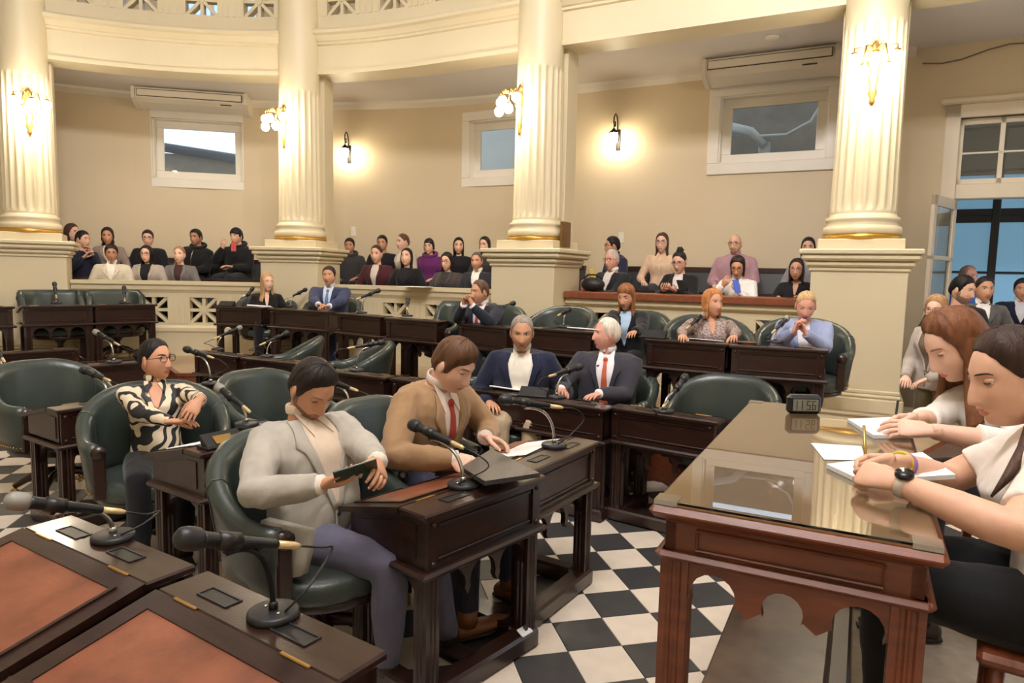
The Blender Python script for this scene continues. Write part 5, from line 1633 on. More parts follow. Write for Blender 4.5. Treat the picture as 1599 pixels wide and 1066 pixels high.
    if glasses is not None:
        gm = glasses_mb(HRm)
        for i, p in enumerate(gm.v): gm.v[i] = tuple(V(p) + HC)
        gm.build('glasses', mat('glasses_%d_%d_%d' % glasses, glasses, 0.3, metal=0.3), e)
    return dict(face=face, floor=floor, at=root, root=e, M=Mw, hands=hands_at, arms=arms, HC=Mw @ HC, s=s)
def Wp(px, py, z): return ('w', tuple(G(px, py, z)))
def Wy(px, py, y): return ('w', tuple(AtY(px, py, y)))

# ---------------------------------------------------------------- deputies on the floor
DK = (30, 32, 40)
P1 = person('woman in black and cream zebra print blouse with glasses, hair in a bun', AtY(243, 562, 3.95), 0.0, (0.50, -0.87), 'f', 0, lean=-10, hy=42, hp=-3, neckfwd=14,
       L=Wy(312, 626, 3.58), R=Wy(275, 662, 3.55), Lh=dict(f=(0.55, 0.45, -0.7), n=(0.1, -0.6, -0.6), curl=0.45), Rh=dict(f=(-0.9, 0.3, 0), curl=0.35), Lhint=(-1, 0.1, -0.6), Rhint=(1, 0, -0.5),
       skin_k='tan', hair=(26, 20, 19), style='tied', hopt=dict(thick=0.011, bun=(0, -0.115, 0.03, 0.042)), glasses=(60, 36, 30), top=(200, 190, 170), pat='zebra', inner='skin', vdepth=0.15, vw=0.04, collar=(200, 190, 170), legs=(28, 28, 32), group='deputies at the desks')
# the blouse collar uses the print too
P2 = person('bearded man in light grey jacket looking down at his phone', AtY(487, 608, 2.78), 0.0, (0.80, -0.60), 'm', 0, lean=-9, folds=0.009, hy=-2, hp=36, neckfwd=30, beard=2, eyes='down', bulk=1.08,
       L=Wy(592, 722, 2.48), R=Wy(498, 757, 2.38), Lh=dict(f=(0.55, 0.75, -0.25), n=(0.6, -0.3, -0.7), curl=0.55), Rh=dict(f=(-0.75, 0.6, 0.1), n=(-0.2, 0.1, 1), curl=0.65), Lhint=(-1, -0.2, -0.7), Rhint=(1, -0.4, -0.6),
       skin_k='tan', hair=(34, 24, 20), style='short', hopt=dict(thick=0.016), top=(178, 172, 160), lapel=True, inner=(226, 206, 184), vdepth=0.34, vw=0.085, collar=(226, 206, 184), cuff=(236, 224, 208), legs=(96, 94, 112), shoes=(44, 30, 26), group='deputies at the desks',
       legpose={1: ((-0.01, 0.45, 0.51), (-0.03, 0.42, 0.09)), -1: ((-0.25, 0.40, 0.50), (-0.34, 0.46, 0.09))})
P3 = person('man in tan suit with red tie writing at his desk', AtY(709, 570, 3.33), 0.0, (0.80, -0.60), 'm', 0, lean=20, hy=4, hp=30, neckfwd=22, eyes='down', bulk=1.05,
       L=Wp(758, 682, 0.80), R=Wp(708, 716, 0.80), Lh=dict(f=(-0.3, 0.9, -0.2), n=(0.5, 0, -0.8), curl=0.6), Rh=dict(f=(0.2, 0.95, -0.1), n=(-0.6, 0, -0.7), grip=True), Lhint=(-1, -0.2, -0.6), Rhint=(1, -0.3, -0.6),
       skin_k='fair', hair=(96, 66, 44), style='swept', hopt=dict(thick=0.015), folds=0.009, top=(158, 126, 92), lapel=True, inner=(232, 214, 200), vdepth=0.30, vw=0.058, collar=(232, 216, 204), tie=(158, 50, 32), cuff=(236, 226, 216), legs=(52, 52, 70), shoes=(132, 80, 46), group='deputies at the desks',
       legpose={1: ((0.14, 0.45, 0.50), (0.25, 0.58, 0.10)), -1: ((-0.14, 0.46, 0.50), (-0.14, 0.50, 0.09))}, shoe_r={1: (-0.80, 0.55, 0.14)})
P4 = person('grey-haired man in navy blazer and open white shirt', AtY(815, 520, 5.05), 0.0, (-0.12, -1), 'm', 1, lean=10, hy=6, hp=12, neckfwd=18, bulk=1.08, skin_k='tan', hair=(150, 138, 128), style='receding', hopt=dict(thick=0.010),
       top=(34, 38, 60), lapel=True, inner=(240, 232, 216), vdepth=0.42, vw=0.095, collar=(240, 232, 216), legs=(180, 160, 130), group='deputies at the desks', L=(-0.22, 0.28, 0.62), R=(0.20, 0.30, 0.66))
P5 = person('white-haired man in charcoal suit with orange tie, head turned left', AtY(947, 522, 5.3), 0.0, (-0.28, -0.96), 'm', 1, lean=4, hy=-62, hp=0, neckfwd=12, bulk=1.22, skin_k='pink', hair=(226, 216, 200), style='receding', hopt=dict(thick=0.012),
       top=(58, 56, 64), lapel=True, inner=(232, 228, 232), vdepth=0.36, vw=0.075, collar=(236, 230, 232), tie=(188, 92, 62), cuff=(240, 236, 236), legs=(50, 50, 58), group='deputies at the desks',
       L=Wy(936, 615, 4.97), R=Wy(876, 608, 4.97), Lh=dict(f=(0.4, 0.9, 0), curl=0.25), Rh=dict(f=(-0.2, 0.95, 0), curl=0.3))
P6 = person('woman with auburn hair in black jacket and pale blue top', AtY(978, 464, 6.3), TIER, (-0.45, -0.89), 'f', 1, lean=8, hy=-6, hp=14, neckfwd=16, skin_k='tan', hair=(146, 92, 56), style='bangs', hlen=0.20, hopt=dict(front=68, thick=0.018), eyes='down',
       top=(26, 26, 30), lapel=True, inner=(176, 200, 222), vdepth=0.34, vw=0.07, legs=(30, 30, 34), group='deputies at the desks', L=Wp(985, 528, TIER + 0.75), R=Wp(965, 530, TIER + 0.75))
P7 = person('woman with red-blond hair in patterned brown blouse', AtY(1113, 474, 5.78), TIER, (-0.12, -0.99), 'f', 1, lean=2, hy=28, hp=-2, neckfwd=10, bulk=1.15, skin_k='tan', hair=(188, 124, 70), style='long', hlen=0.14, hopt=dict(front=66, thick=0.024, wave=0.6, part=0.4),
       top=(120, 100, 96), pat='paisley', inner='skin', vdepth=0.12, vw=0.03, collar=None, legs=(40, 38, 44), group='deputies at the desks', L=Wp(1150, 533, TIER + 0.79), R=Wp(1062, 528, TIER + 0.79), Lhint=(-1, -0.2, -0.3), Rhint=(1, -0.2, -0.3))
P8 = person('blonde woman in pale blue jacket with hands clasped at her mouth', AtY(1258, 478, 5.5), TIER, (-0.38, -0.92), 'f', 1, lean=12, hy=4, hp=22, neckfwd=20, bulk=1.15, eyes='down', skin_k='pink', hair=(202, 166, 116), style='tied', hopt=dict(thick=0.012),
       top=(146, 156, 188), lapel=True, inner=(226, 218, 220), vdepth=0.30, vw=0.055, legs=(50, 50, 60), group='deputies at the desks',
       L=Wy(1258, 520, 5.23), R=Wy(1240, 516, 5.25), Lh=dict(f=(0.35, 0.1, 0.9), n=(1, 0.2, 0), curl=0.9), Rh=dict(f=(-0.35, 0.1, 0.9), n=(-1, 0.2, 0), curl=0.9), Lhint=(-0.6, 0.3, -1), Rhint=(0.6, 0.3, -1))
P9 = person('blonde long-haired woman in black at the far desk', AtY(417, 441, 9.02), TIER, (0.35, -0.94), 'f', 1, lean=4, hy=25, hp=0, skin_k='fair', hair=(186, 146, 100), style='long', hlen=0.26, hopt=dict(front=52, thick=0.018, part=0.1), top=(26, 24, 26), inner='skin', vdepth=0.18, vw=0.03, legs=(28, 28, 30), group='deputies at the desks', smin=0.8)
P10 = person('man in blue suit and pale blue tie with folded hands', AtY(514, 431, 8.95), TIER, (0.0, -1), 'm', 1, lean=4, hy=-2, hp=0, bulk=1.22, skin_k='tan', hair=(42, 32, 28), style='short', hopt=dict(thick=0.012), top=(52, 60, 92), lapel=True, inner=(206, 214, 226), vdepth=0.32, vw=0.06, collar=(206, 214, 226), tie=(96, 126, 178), cuff=(226, 230, 236), legs=(50, 56, 84), group='deputies at the desks',
       L=Wp(512, 480, TIER + 0.80), R=Wp(498, 480, TIER + 0.80), Lh=dict(f=(0.7, 0.6, 0), curl=0.5), Rh=dict(f=(-0.7, 0.6, 0), curl=0.5), Lhint=(-1, -0.1, -0.4), Rhint=(1, -0.1, -0.4))
P11 = person('man in dark suit and red tie with hands clasped before his mouth', AtY(749, 456, 6.8), TIER, (-0.45, -0.89), 'm', 1, lean=10, hy=-25, hp=6, neckfwd=18, bulk=1.08, skin_k='tan', hair=(98, 70, 50), style='receding', hopt=dict(thick=0.012), top=(36, 40, 52), lapel=True, inner=(230, 224, 224), vdepth=0.34, vw=0.06, collar=(232, 226, 226), tie=(164, 64, 72), cuff=(238, 232, 230), legs=(34, 36, 46), group='deputies at the desks',
       L=Wy(738, 478, 6.5), R=Wy(724, 476, 6.52), Lh=dict(f=(0.3, 0.2, 0.9), n=(1, 0.2, 0), curl=0.9), Rh=dict(f=(-0.3, 0.2, 0.9), n=(-1, 0.2, 0), curl=0.9), Lhint=(-0.7, 0.3, -1), Rhint=(0.7, 0.3, -1))
# ---------------------------------------------------------------- secretaries at the table
NEAR = person('woman in white short-sleeved top with smart watch, writing, nearest the camera', AtY(1580, 590, 1.70), ZP, (-0.82, 0.57), 'f', 0, lean=12, hy=30, hp=17, neckfwd=32, eyes='down', bulk=1.22,
       L=('w', tuple(G(1398, 752, ZT + 0.045))), R=('w', tuple(G(1402, 722, ZT + 0.04))), Lh=dict(f=(0.3, 0.95, 0.05), n=(0.65, 0, -0.7), curl=1.25), Rh=dict(f=(-0.2, 0.95, -0.15), n=(-0.75, 0, -0.6), grip=True), Lhint=(-1, 0.15, -0.45), Rhint=(0.9, -0.2, -0.5),
       skin_k='light', hair=(58, 40, 32), style='tied', hopt=dict(thick=0.014), top=(238, 228, 218), sleeve=0.34, legs=(24, 24, 27), shoes=(30, 28, 28), smin=0.8, group='secretaries at the table')
SECR = person('woman with long brown hair in white top writing behind the nearest woman', AtY(1493, 540, 2.5), ZP, (-0.93, 0.25), 'f', 0, lean=26, hy=14, hp=32, neckfwd=28, eyes='down',
       L=('w', tuple(G(1452, 672, ZT + 0.04))), R=('w', tuple(G(1432, 655, ZT + 0.04))), Lh=dict(f=(0.2, 0.95, 0), n=(0.5, 0, -0.8), curl=0.4), Rh=dict(f=(-0.2, 0.95, -0.15), n=(-0.75, 0, -0.6), grip=True), Lhint=(-0.8, -0.4, -0.5), Rhint=(0.9, -0.2, -0.5),
       skin_k='fair', hair=(118, 74, 46), style='long', hlen=0.27, hopt=dict(front=64, thick=0.022, part=0.15), top=(240, 232, 222), sleeve=0.72, legs=(24, 24, 27), smin=0.8, group='secretaries at the table')

def seat_under(P, label, back=0.04, square=False, turn=0.0):
    f = V((P['face'][0], P['face'][1])).normalized(); t = math.radians(turn)
    f = V((f.x*math.cos(t) - f.y*math.sin(t), f.x*math.sin(t) + f.y*math.cos(t)))
    chair(label, label, (P['at'].x + f.x*back, P['at'].y + f.y*back), f, square, fl=P['floor'])
seat_under(P1, 'green leather tub chair under the woman in zebra blouse', 0.08)
seat_under(P2, 'green leather tub chair under the grey jacketed man', turn=-6)
seat_under(P3, 'green leather tub chair under the tan suited man', -0.02)
seat_under(P4, 'green tub chair under the navy blazer man')
seat_under(P5, 'green tub chair under the white-haired man with orange tie')
seat_under(P6, 'green tub chair under the woman in black jacket and pale blue top')
seat_under(P7, 'green tub chair under the woman in patterned blouse')
seat_under(P8, 'green tub chair under the blonde woman in pale blue')
seat_under(P9, 'green chair under the blonde woman in black')
seat_under(P10, 'green chair under the blue suited man')
seat_under(P11, 'green chair under the man with clasped hands')
# wooden chairs of the two secretaries
def wood_chair(P, label):
    f = P['face']; an = math.atan2(-f[0], f[1]); p = P['at']
    r = empty('wooden_chair', (p.x - f[0]*0.02, p.y - f[1]*0.02, ZP), an); tag(r, label, 'chair', 'wooden chairs of the secretaries')
    mb = MB(); mb.cbox((-0.21, -0.20, 0.40), (0.21, 0.23, 0.435), 0.012); mb.build('seat', M_WOOD2, r)
    for (x, y) in ((-0.18, -0.17), (0.18, -0.17), (-0.18, 0.19), (0.18, 0.19)):
        mb = MB(); mb.tube([(x*1.08, y*1.08, 0), (x, y, 0.4)], [0.016, 0.02], 8); mb.build('leg', M_WOOD2, r)
    for x in (-0.18, 0.18):
        mb = MB(); mb.tube([(x, -0.18, 0.42), (x, -0.25, 0.86)], 0.018, 8); mb.build('back_post', M_WOOD2, r)
    for z in (0.60, 0.80):
        mb = MB(); mb.cbox((-0.19, -0.26 + (0.86 - z)*0.16, z - 0.03), (0.19, -0.235 + (0.86 - z)*0.16, z + 0.04), 0.008); mb.build('back_rail', M_WOOD2, r)
wood_chair(NEAR, 'wooden chair under the nearest secretary'); wood_chair(SECR, 'wooden chair under the brown-haired secretary')

# ---------------------------------------------------------------- public behind the balustrade
def bench(k, label, a, b, off, fl, h=0.95):
    r = empty('bench'); tag(r, label, 'bench', 'dark benches of the public')
    def sw(mb, pr):
        if a < 0 < b: sweep(mb, a, -1e-6, pr); sweep(mb, 0, b, pr)
        else: sweep(mb, a, b, pr)
    mb = MB(); sw(mb, [(off - 0.22, fl + 0.36), (off + 0.24, fl + 0.34), (off + 0.24, fl + 0.43), (off - 0.2, fl + 0.445), (off - 0.22, fl + 0.43)]); mb.build('seat', M_DARK, r)
    mb = MB(); sw(mb, [(off + 0.22, fl + 0.40), (off + 0.28, fl + 0.40), (off + 0.36, fl + h - 0.07), (off + 0.30, fl + h - 0.07)]); mb.build('backrest', M_DARK, r)
    mb = MB(); sw(mb, [(off + 0.29, fl + h - 0.07), (off + 0.37, fl + h - 0.07), (off + 0.38, fl + h), (off + 0.29, fl + h)]); mb.build('top_rail', M_BENCHW, r)
    mb = MB(); sw(mb, rect(off - 0.16, off + 0.2, fl, fl + 0.36)); mb.build('base', M_BENCHW, r)
for k, (a, b) in enumerate(bays[1:4]):
    nm = ['left', 'middle', 'right'][k]
    bench(k, 'dark front bench of the public behind the %s balustrade' % nm, a + 0.35, b - 0.35, 0.72, 0.64, 0.82)
    bench(k, 'dark rear bench of the public along the %s wall' % nm, a + 0.2, b - 0.2, 1.85, 0.88, 0.90)

FR, BK = (0.70, 0.64), (1.80, 0.88)
def aud(label, px, py, row, sex='m', turn=0.0, **kw):
    """seated spectator: head pixel and row; the row's distance from the balustrade gives the depth"""
    off, fl = row
    s = s_at(px, py, off - 0.10); p, t, n = cc(s, off - 0.10)
    d = ray(px, py); k = p.length/math.hypot(d.x, d.y)
    head = V((0, 0, HCAM)) + d*k
    f = V((-n.x, -n.y)); a = math.radians(turn); f = (f.x*math.cos(a) - f.y*math.sin(a), f.x*math.sin(a) + f.y*math.cos(a))
    kw.setdefault('lean', 3); kw.setdefault('lod', 2); kw.setdefault('group', 'spectators on the benches')
    kw.setdefault('smin', 0.72); kw.setdefault('smax', 1.2); kw.setdefault('legs', (38, 40, 48))
    return person(label, head, fl, f, sex, **kw)
BLK = (24, 20, 20); BRN = (52, 36, 28)
aud('woman in profile half hidden by the leftmost column', 112, 363, BK, 'f', 55, hair=(70, 46, 36), style='long', hlen=0.2, top=(36, 36, 46), skin_k='fair')
aud('dark-haired boy in navy beside the leftmost column', 129, 374, (1.35, 0.80), 'm', 35, hair=BLK, top=(34, 36, 54), skin_k='light', hy=20, L=(-0.05, 0.22, 0.95), R=(0.08, 0.24, 0.90))
aud('smiling woman with wavy dark hair in grey coat', 168, 369, BK, 'f', 0, hair=(44, 30, 26), style='long', hlen=0.18, hopt=dict(wave=1.0, thick=0.022), top=(150, 132, 120), lapel=True, inner=(226, 216, 206), skin_k='tan')
aud('young man in cream jacket and white shirt in the front row', 174, 396, FR, 'm', 0, hy=10, hair=BLK, hopt=dict(thick=0.024), top=(212, 200, 178), lapel=True, inner=(238, 230, 218), collar=(238, 230, 218), skin_k='brown')
aud('young man with glasses in black jacket at the left wall', 231, 372, BK, 'm', -8, hair=(46, 32, 26), glasses=(30, 28, 28), top=(30, 30, 34), lapel=True, inner=(60, 60, 64), skin_k='fair', hy=10)
aud('long black-haired girl in grey coat and black top', 229, 397, FR, 'f', -10, hair=BLK, style='long', hlen=0.24, hopt=dict(front=52), top=(176, 164, 152), lapel=True, inner=(28, 26, 28), vw=0.075, vdepth=0.4, glasses=(90, 84, 84), skin_k='light')
aud('blonde girl in grey blazer with hair tied back', 280, 398, FR, 'f', -4, hair=(160, 116, 84), style='tied', hopt=dict(thick=0.011, tail=(0.3, 1)), top=(118, 112, 110), lapel=True, inner=(70, 46, 44), vdepth=0.34, skin_k='fair', hp=0)
aud('boy in black puffer jacket at the left wall', 306, 371, BK, 'm', -20, side=-6, hair=BLK, hopt=dict(thick=0.018), top=(26, 26, 28), zip_=True, hood=True, bulk=1.12, skin_k='brown', L=(-0.10, 0.34, 0.66), R=(0.06, 0.36, 0.64))
aud('boy in black cap and jacket holding a red phone', 369, 369, BK, 'm', -20, hair=(22, 22, 26), style='cap', top=(28, 27, 30), hood=True, bulk=1.1, skin_k='light', R=(0.10, 0.26, 0.98), Rh=dict(f=(-0.3, 0.2, 0.9), n=(0, -1, 0.2), curl=0.8), L=(-0.06, 0.28, 0.70))
aud('boy in dark grey hooded jacket next to the second column', 546, 384, BK, 'm', 10, hair=BLK, hopt=dict(thick=0.018), top=(62, 60, 60), hood=True, skin_k='tan')
aud('woman in maroon blazer and cream top', 588, 397, FR, 'f', 5, hair=(60, 42, 34), style='tied', top=(76, 34, 38), lapel=True, inner=(206, 196, 184), vw=0.06, vdepth=0.36, skin_k='light', hopt=dict(thick=0.010))
aud('dark-haired man behind the woman in maroon blazer', 597, 380, BK, 'm', 8, hair=(26, 22, 22), top=(34, 32, 36), skin_k='tan')
aud('woman with tied hair in cream coat at the middle wall', 629, 378, BK, 'f', -25, hy=-10, hair=(96, 66, 46), style='tied', hopt=dict(thick=0.012, tail=(0.2, 1)), top=(206, 192, 170), lapel=True, inner=(226, 216, 204), skin_k='fair')
aud('woman with long black hair in black blazer', 635, 402, FR, 'f', 8, hair=(34, 24, 22), style='long', hlen=0.26, top=(28, 26, 28), lapel=True, inner=(34, 32, 34), skin_k='light', hp=-6, eyes='down')
aud('girl with fringe in purple hooded sweater', 670, 385, BK, 'f', 5, hair=(36, 26, 26), style='bangs', hlen=0.05, top=(106, 44, 102), hood=True, skin_k='light')
aud('dark-haired woman with glasses in charcoal jacket', 698, 409, FR, 'f', 4, hair=(28, 22, 22), style='long', hlen=0.12, hopt=dict(thick=0.024), glasses=(110, 90, 80), top=(70, 62, 60), lapel=True, inner=(50, 48, 48), skin_k='light', bulk=1.15)
aud('girl with long black hair in black short-sleeved shirt', 716, 384, BK, 'f', 10, hair=(26, 20, 20), style='long', hlen=0.24, top=(30, 28, 32), sleeve=0.4, skin_k='light', hy=20)
aud('man in dark blazer and white shirt next to the third column', 745, 408, FR, 'm', 8, hair=(88, 76, 68), style='receding', top=(42, 42, 50), lapel=True, inner=(236, 230, 222), collar=(236, 230, 222), skin_k='tan', hopt=dict(thick=0.012))
aud('dark-haired head peeping behind the third column', 757, 383, BK, 'f', 0, hair=(34, 26, 24), style='long', hlen=0.2, top=(60, 54, 54), skin_k='light')
aud('young man with glasses in dark blue shirt looking left', 956, 384, BK, 'm', -40, hy=-20, lean=10, hair=(26, 22, 24), hopt=dict(thick=0.02), glasses=(30, 28, 28), top=(46, 44, 66), collar=(46, 44, 66), skin_k='tan', R=(0.25, 0.3, 0.6), L=(-0.2, 0.35, 0.6))
aud('old white-haired man with glasses holding a phone', 955, 406, FR, 'm', -18, hair=(196, 188, 178), style='receding', hopt=dict(thick=0.012), glasses=(90, 80, 76), top=(40, 40, 42), lapel=True, inner=(226, 220, 212), collar=(230, 224, 216), skin_k='pink', bulk=1.1, R=(0.16, 0.40, 0.78), L=(-0.02, 0.42, 0.75), Rh=dict(f=(-0.2, 0.4, 0.8), n=(-0.3, -0.8, 0.3), curl=0.8), Lh=dict(f=(0.8, 0.4, 0)), eyes='open')
aud('woman with glasses and long brown hair in cream blouse', 1034, 379, BK, 'f', 0, hair=(74, 50, 40), style='long', hlen=0.22, hopt=dict(front=66, part=0.2), glasses=(110, 70, 64), top=(222, 190, 160), collar=(222, 190, 160), placket=(226, 196, 168), skin_k='fair', bulk=1.1)
aud('woman with black bun and glasses in black blazer using a phone', 1061, 409, FR, 'f', -6, hair=(30, 24, 26), style='tied', hopt=dict(thick=0.012, bun=(0, -0.05, 0.125, 0.04)), glasses=(90, 110, 150), top=(32, 30, 32), lapel=True, inner=(214, 206, 202), skin_k='light', hp=20, lean=8, L=(-0.07, 0.40, 0.80), R=(0.07, 0.40, 0.80), Lh=dict(f=(0.5, 0.7, 0.3), n=(0, -0.3, 1), curl=0.6), Rh=dict(f=(-0.5, 0.7, 0.3), n=(0, -0.3, 1), curl=0.6))
aud('bald bearded man with glasses in mauve shirt', 1148, 381, BK, 'm', -8, hair=(90, 70, 60), style='none', beard=3, glasses=(50, 40, 40), top=(176, 138, 146), collar=(176, 138, 146), placket=(168, 130, 138), skin_k='light', bulk=1.2)
aud('woman with dark bob and glasses in white shirt holding blue phone', 1152, 417, FR, 'f', 0, hair=(38, 28, 26), style='long', hlen=0.09, hopt=dict(front=56, thick=0.022), glasses=(60, 44, 40), top=(236, 230, 226), collar=(236, 230, 226), skin_k='tan', hp=25, lean=12, eyes='down', L=(-0.05, 0.36, 0.84), R=(0.12, 0.34, 0.90), Lh=dict(f=(0.4, 0.4, 0.7), n=(0.3, -0.8, 0.3), curl=0.7), Rh=dict(f=(-0.5, 0.3, 0.7), n=(-0.3, -0.8, 0.3), curl=0.7))
aud('dark-haired woman with glasses in black leaning on the counter', 1244, 421, (0.80, 0.64), 'f', -4, hair=(44, 30, 28), style='long', hlen=0.14, hopt=dict(front=56, part=0.2), glasses=(150, 120, 110), top=(34, 30, 34), inner='skin', vw=0.03, vdepth=0.12, skin_k='tan', lean=12, R=(0.12, 0.42, 0.80), L=(-0.14, 0.42, 0.80), Rh=dict(f=(-0.5, 0.6, -0.3)))
aud('long-haired woman in grey behind, next to the right column', 1262, 387, BK, 'f', 0, hair=(40, 28, 26), style='long', hlen=0.2, top=(150, 146, 148), skin_k='light')
# ---------------------------------------------------------------- people standing by the door
def standp(label, px, py, y, sex, face, **kw):
    kw.setdefault('lod', 1); kw.setdefault('group', 'people standing by the door'); kw.setdefault('smin', 0.8); kw.setdefault('smax', 1.15)
    return person(label, AtY(px, py, y), 0.0, face, sex, stand=True, **kw)
standp('older woman with glasses in grey cardigan standing by the door', 1462, 485, 5.6, 'f', (-0.9, -0.35), lean=6, hair=(172, 130, 90), style='long', hlen=0.05, hopt=dict(thick=0.024), glasses=(140, 90, 70), top=(176, 164, 154), lapel=True, inner=(110, 90, 70), vw=0.07, vdepth=0.4, skin_k='fair', legs=(86, 78, 54), hy=15, hp=4, L=(-0.10, 0.28, 0.92), R=(0.08, 0.30, 0.92), bulk=1.1)
standp('bearded dark-haired man standing in the doorway', 1503, 453, 6.3, 'm', (-0.2, -0.98), lean=2, hair=(26, 22, 22), style='short', hopt=dict(thick=0.016), beard=2, top=(40, 38, 40), skin_k='light', hy=38, hp=12)
standp('woman in grey cardigan and white collar standing in the doorway', 1537, 452, 7.0, 'f', (-0.4, -0.92), lean=2, hair=(40, 28, 26), style='tied', top=(92, 88, 86), lapel=True, inner=(236, 230, 224), collar=(238, 232, 226), vw=0.06, skin_k='tan', hy=10, hopt=dict(thick=0.012))
standp('grey-haired man in bright blue shirt behind the doorway couple', 1512, 432, 9.3, 'm', (0.3, -0.95), lean=2, hair=(150, 120, 110), style='bald', top=(70, 110, 190), collar=(70, 110, 190), skin_k='pink')
standp('dark-suited person seen through the open door leaf', 1596, 452, 8.2, 'm', (-0.5, -0.86), lean=2, hair=(30, 26, 28), top=(28, 32, 56), lapel=True, inner=(210, 210, 216), collar=(210, 210, 216), skin_k='tan', bulk=1.1)

# ---------------------------------------------------------------- small things
def slab(name, label, cat, px, py, z, size, yaw, mats, tilt=0.0, lift=0.0, group=None):
    p = G(px, py, z)
    M = Matrix.Translation((p.x, p.y, z + 0.001 + lift)) @ Matrix.Rotation(yaw, 4, 'Z') @ Matrix.Rotation(tilt, 4, 'X')
    mb = MB(); mb.cbox((-size[0]/2, -size[1]/2, 0), (size[0]/2, size[1]/2, size[2]), min(0.004, size[2]*0.4))
    o = mb.build(name, mats); o.matrix_world = M
    return tag(o, label, cat, group)
def on_desk(key, name, label, cat, x, y, size, mats, yaw=0.0, group=None, parts=None):
    """lay something on the slope (y>0.13) or lid of a desk"""
    c, an, L = DESKS[key]
    y2 = y - 0.025
    flat = y2 <= 0.13
    z = 0.77 + (0 if flat else (0.685 - 0.77)/(0.363)*(y2 - 0.127)) + 0.003
    p = desk_pt(key, x, y)
    M = Matrix.Translation((p.x, p.y, c.z + z)) @ Matrix.Rotation(an, 4, 'Z') @ (Matrix.Identity(4) if flat else Matrix.Rotation(math.atan2(-0.085, 0.363), 4, 'X')) @ Matrix.Rotation(yaw, 4, 'Z')
    mb = MB(); mb.cbox((-size[0]/2, -size[1]/2, 0), (size[0]/2, size[1]/2, size[2]), min(0.004, size[2]*0.4))
    o = mb.build(name, mats); o.matrix_world = M
    return tag(o, label, cat, group)
PHB = mat('phone_black', (20, 20, 22), 0.2)
on_desk('A4', 'paper_sheet', 'white printed sheets on the desk of the tan suited man', 'paper', 0.08, 0.28, (0.42, 0.20, 0.004), M_PAPER, 0.12)
on_desk('A4', 'folder', 'brown leather folder at far end of the tan suited mans desk', 'folder', 0.20, 0.44, (0.24, 0.10, 0.008), M_LEATHER, 0.05)
pA = G(765, 725, 0.80)
fo = MB(); 
q = [G(720, 735, 0.80), G(768, 706, 0.79), G(843, 745, 0.815), G(757, 758, 0.815)]
fo.add([(p.x, p.y, p.z) for p in q] + [(p.x, p.y, p.z + 0.018) for p in q], [(0,3,2,1),(4,5,6,7),(0,1,5,4),(1,2,6,5),(2,3,7,6),(3,0,4,7)])
tag(fo.build('portfolio', mat('black_leather_folder', (66, 62, 60), 0.22, spec=0.8, bump=0.15, bscale=150)), 'black leather portfolio lying across two desks', 'portfolio')
on_desk('B1', 'paper_sheet', 'white sheets on the desk of the zebra blouse woman', 'paper', -0.10, 0.30, (0.40, 0.22, 0.006), M_PAPER, 0.1)
# tilted nameplate stand on B1
def nameplate(key, label, x, y, yaw=0.0, badge=False):
    c, an, L = DESKS[key]; p = desk_pt(key, x, y)
    r = empty('nameplate', (p.x, p.y, c.z + 0.771), an + yaw); tag(r, label, 'nameplate', 'black nameplates on the desks')
    mb = MB(); mb.cbox((-0.11, -0.05, 0), (0.11, 0.05, 0.012), 0.003); mb.build('base', M_BLACK, r)
    mb = MB(); mb.prism([(-0.03, 0.012), (0.02, 0.012), (0.045, 0.060), (0.033, 0.063)], -0.10, 0.10, axis='x'); pl = mb.build('plate', M_BLACK, r)
    if not badge: return
    mb = MB(); mb.add([(-0.05, -0.0271, 0.02), (0.045, -0.0271, 0.02), (0.045, 0.012, 0.050), (-0.05, 0.012, 0.050)], [(0, 1, 2, 3)]); o = mb.build('badge', M_BRASS, pl); 
nameplate('B1', 'black nameplate with brass badge on the zebra blouse womans desk', -0.20, 0.07, badge=True)
nameplate('M1', 'black nameplate at left end of the white-haired mans desk', -0.26, 0.08, 0.3)
nameplate('F7', 'black nameplate beside the woman in patterned blouse', -0.28, 0.08)
nameplate('F1', 'black nameplate beside the blonde woman in black', -0.2, 0.08)
on_desk('F1', 'paper_sheet', 'white papers before the blonde woman in black', 'paper', 0.18, 0.25, (0.3, 0.2, 0.02), M_PAPER, 0.2)
on_desk('F6', 'paper_sheet', 'white papers on the desk behind the navy blazer man', 'paper', 0.2, 0.22, (0.34, 0.2, 0.012), M_PAPER, 0.1)
on_desk('F7', 'paper_sheet', 'white paper before the woman in patterned blouse', 'paper', 0.1, 0.22, (0.3, 0.2, 0.006), M_PAPER, 0.1)
on_desk('G5', 'paper_sheet', 'white papers beside the navy blazer man', 'paper', 0.0, 0.2, (0.3, 0.21, 0.012), M_PAPER, 0.2)
on_desk('M1', 'phone', 'black phone before the white-haired man', 'phone', 0.08, 0.24, (0.15, 0.075, 0.009), PHB, 0.3)
on_desk('F8', 'notebook', 'brown notebook before the blonde woman in pale blue', 'notebook', -0.22, 0.22, (0.14, 0.2, 0.015), M_LEATHER)
slab('paper_sheet', 'white paper lying on the middle balustrade', 'paper', 648, 448, 1.432, (0.42, 0.25, 0.006), -0.5, M_PAPER)
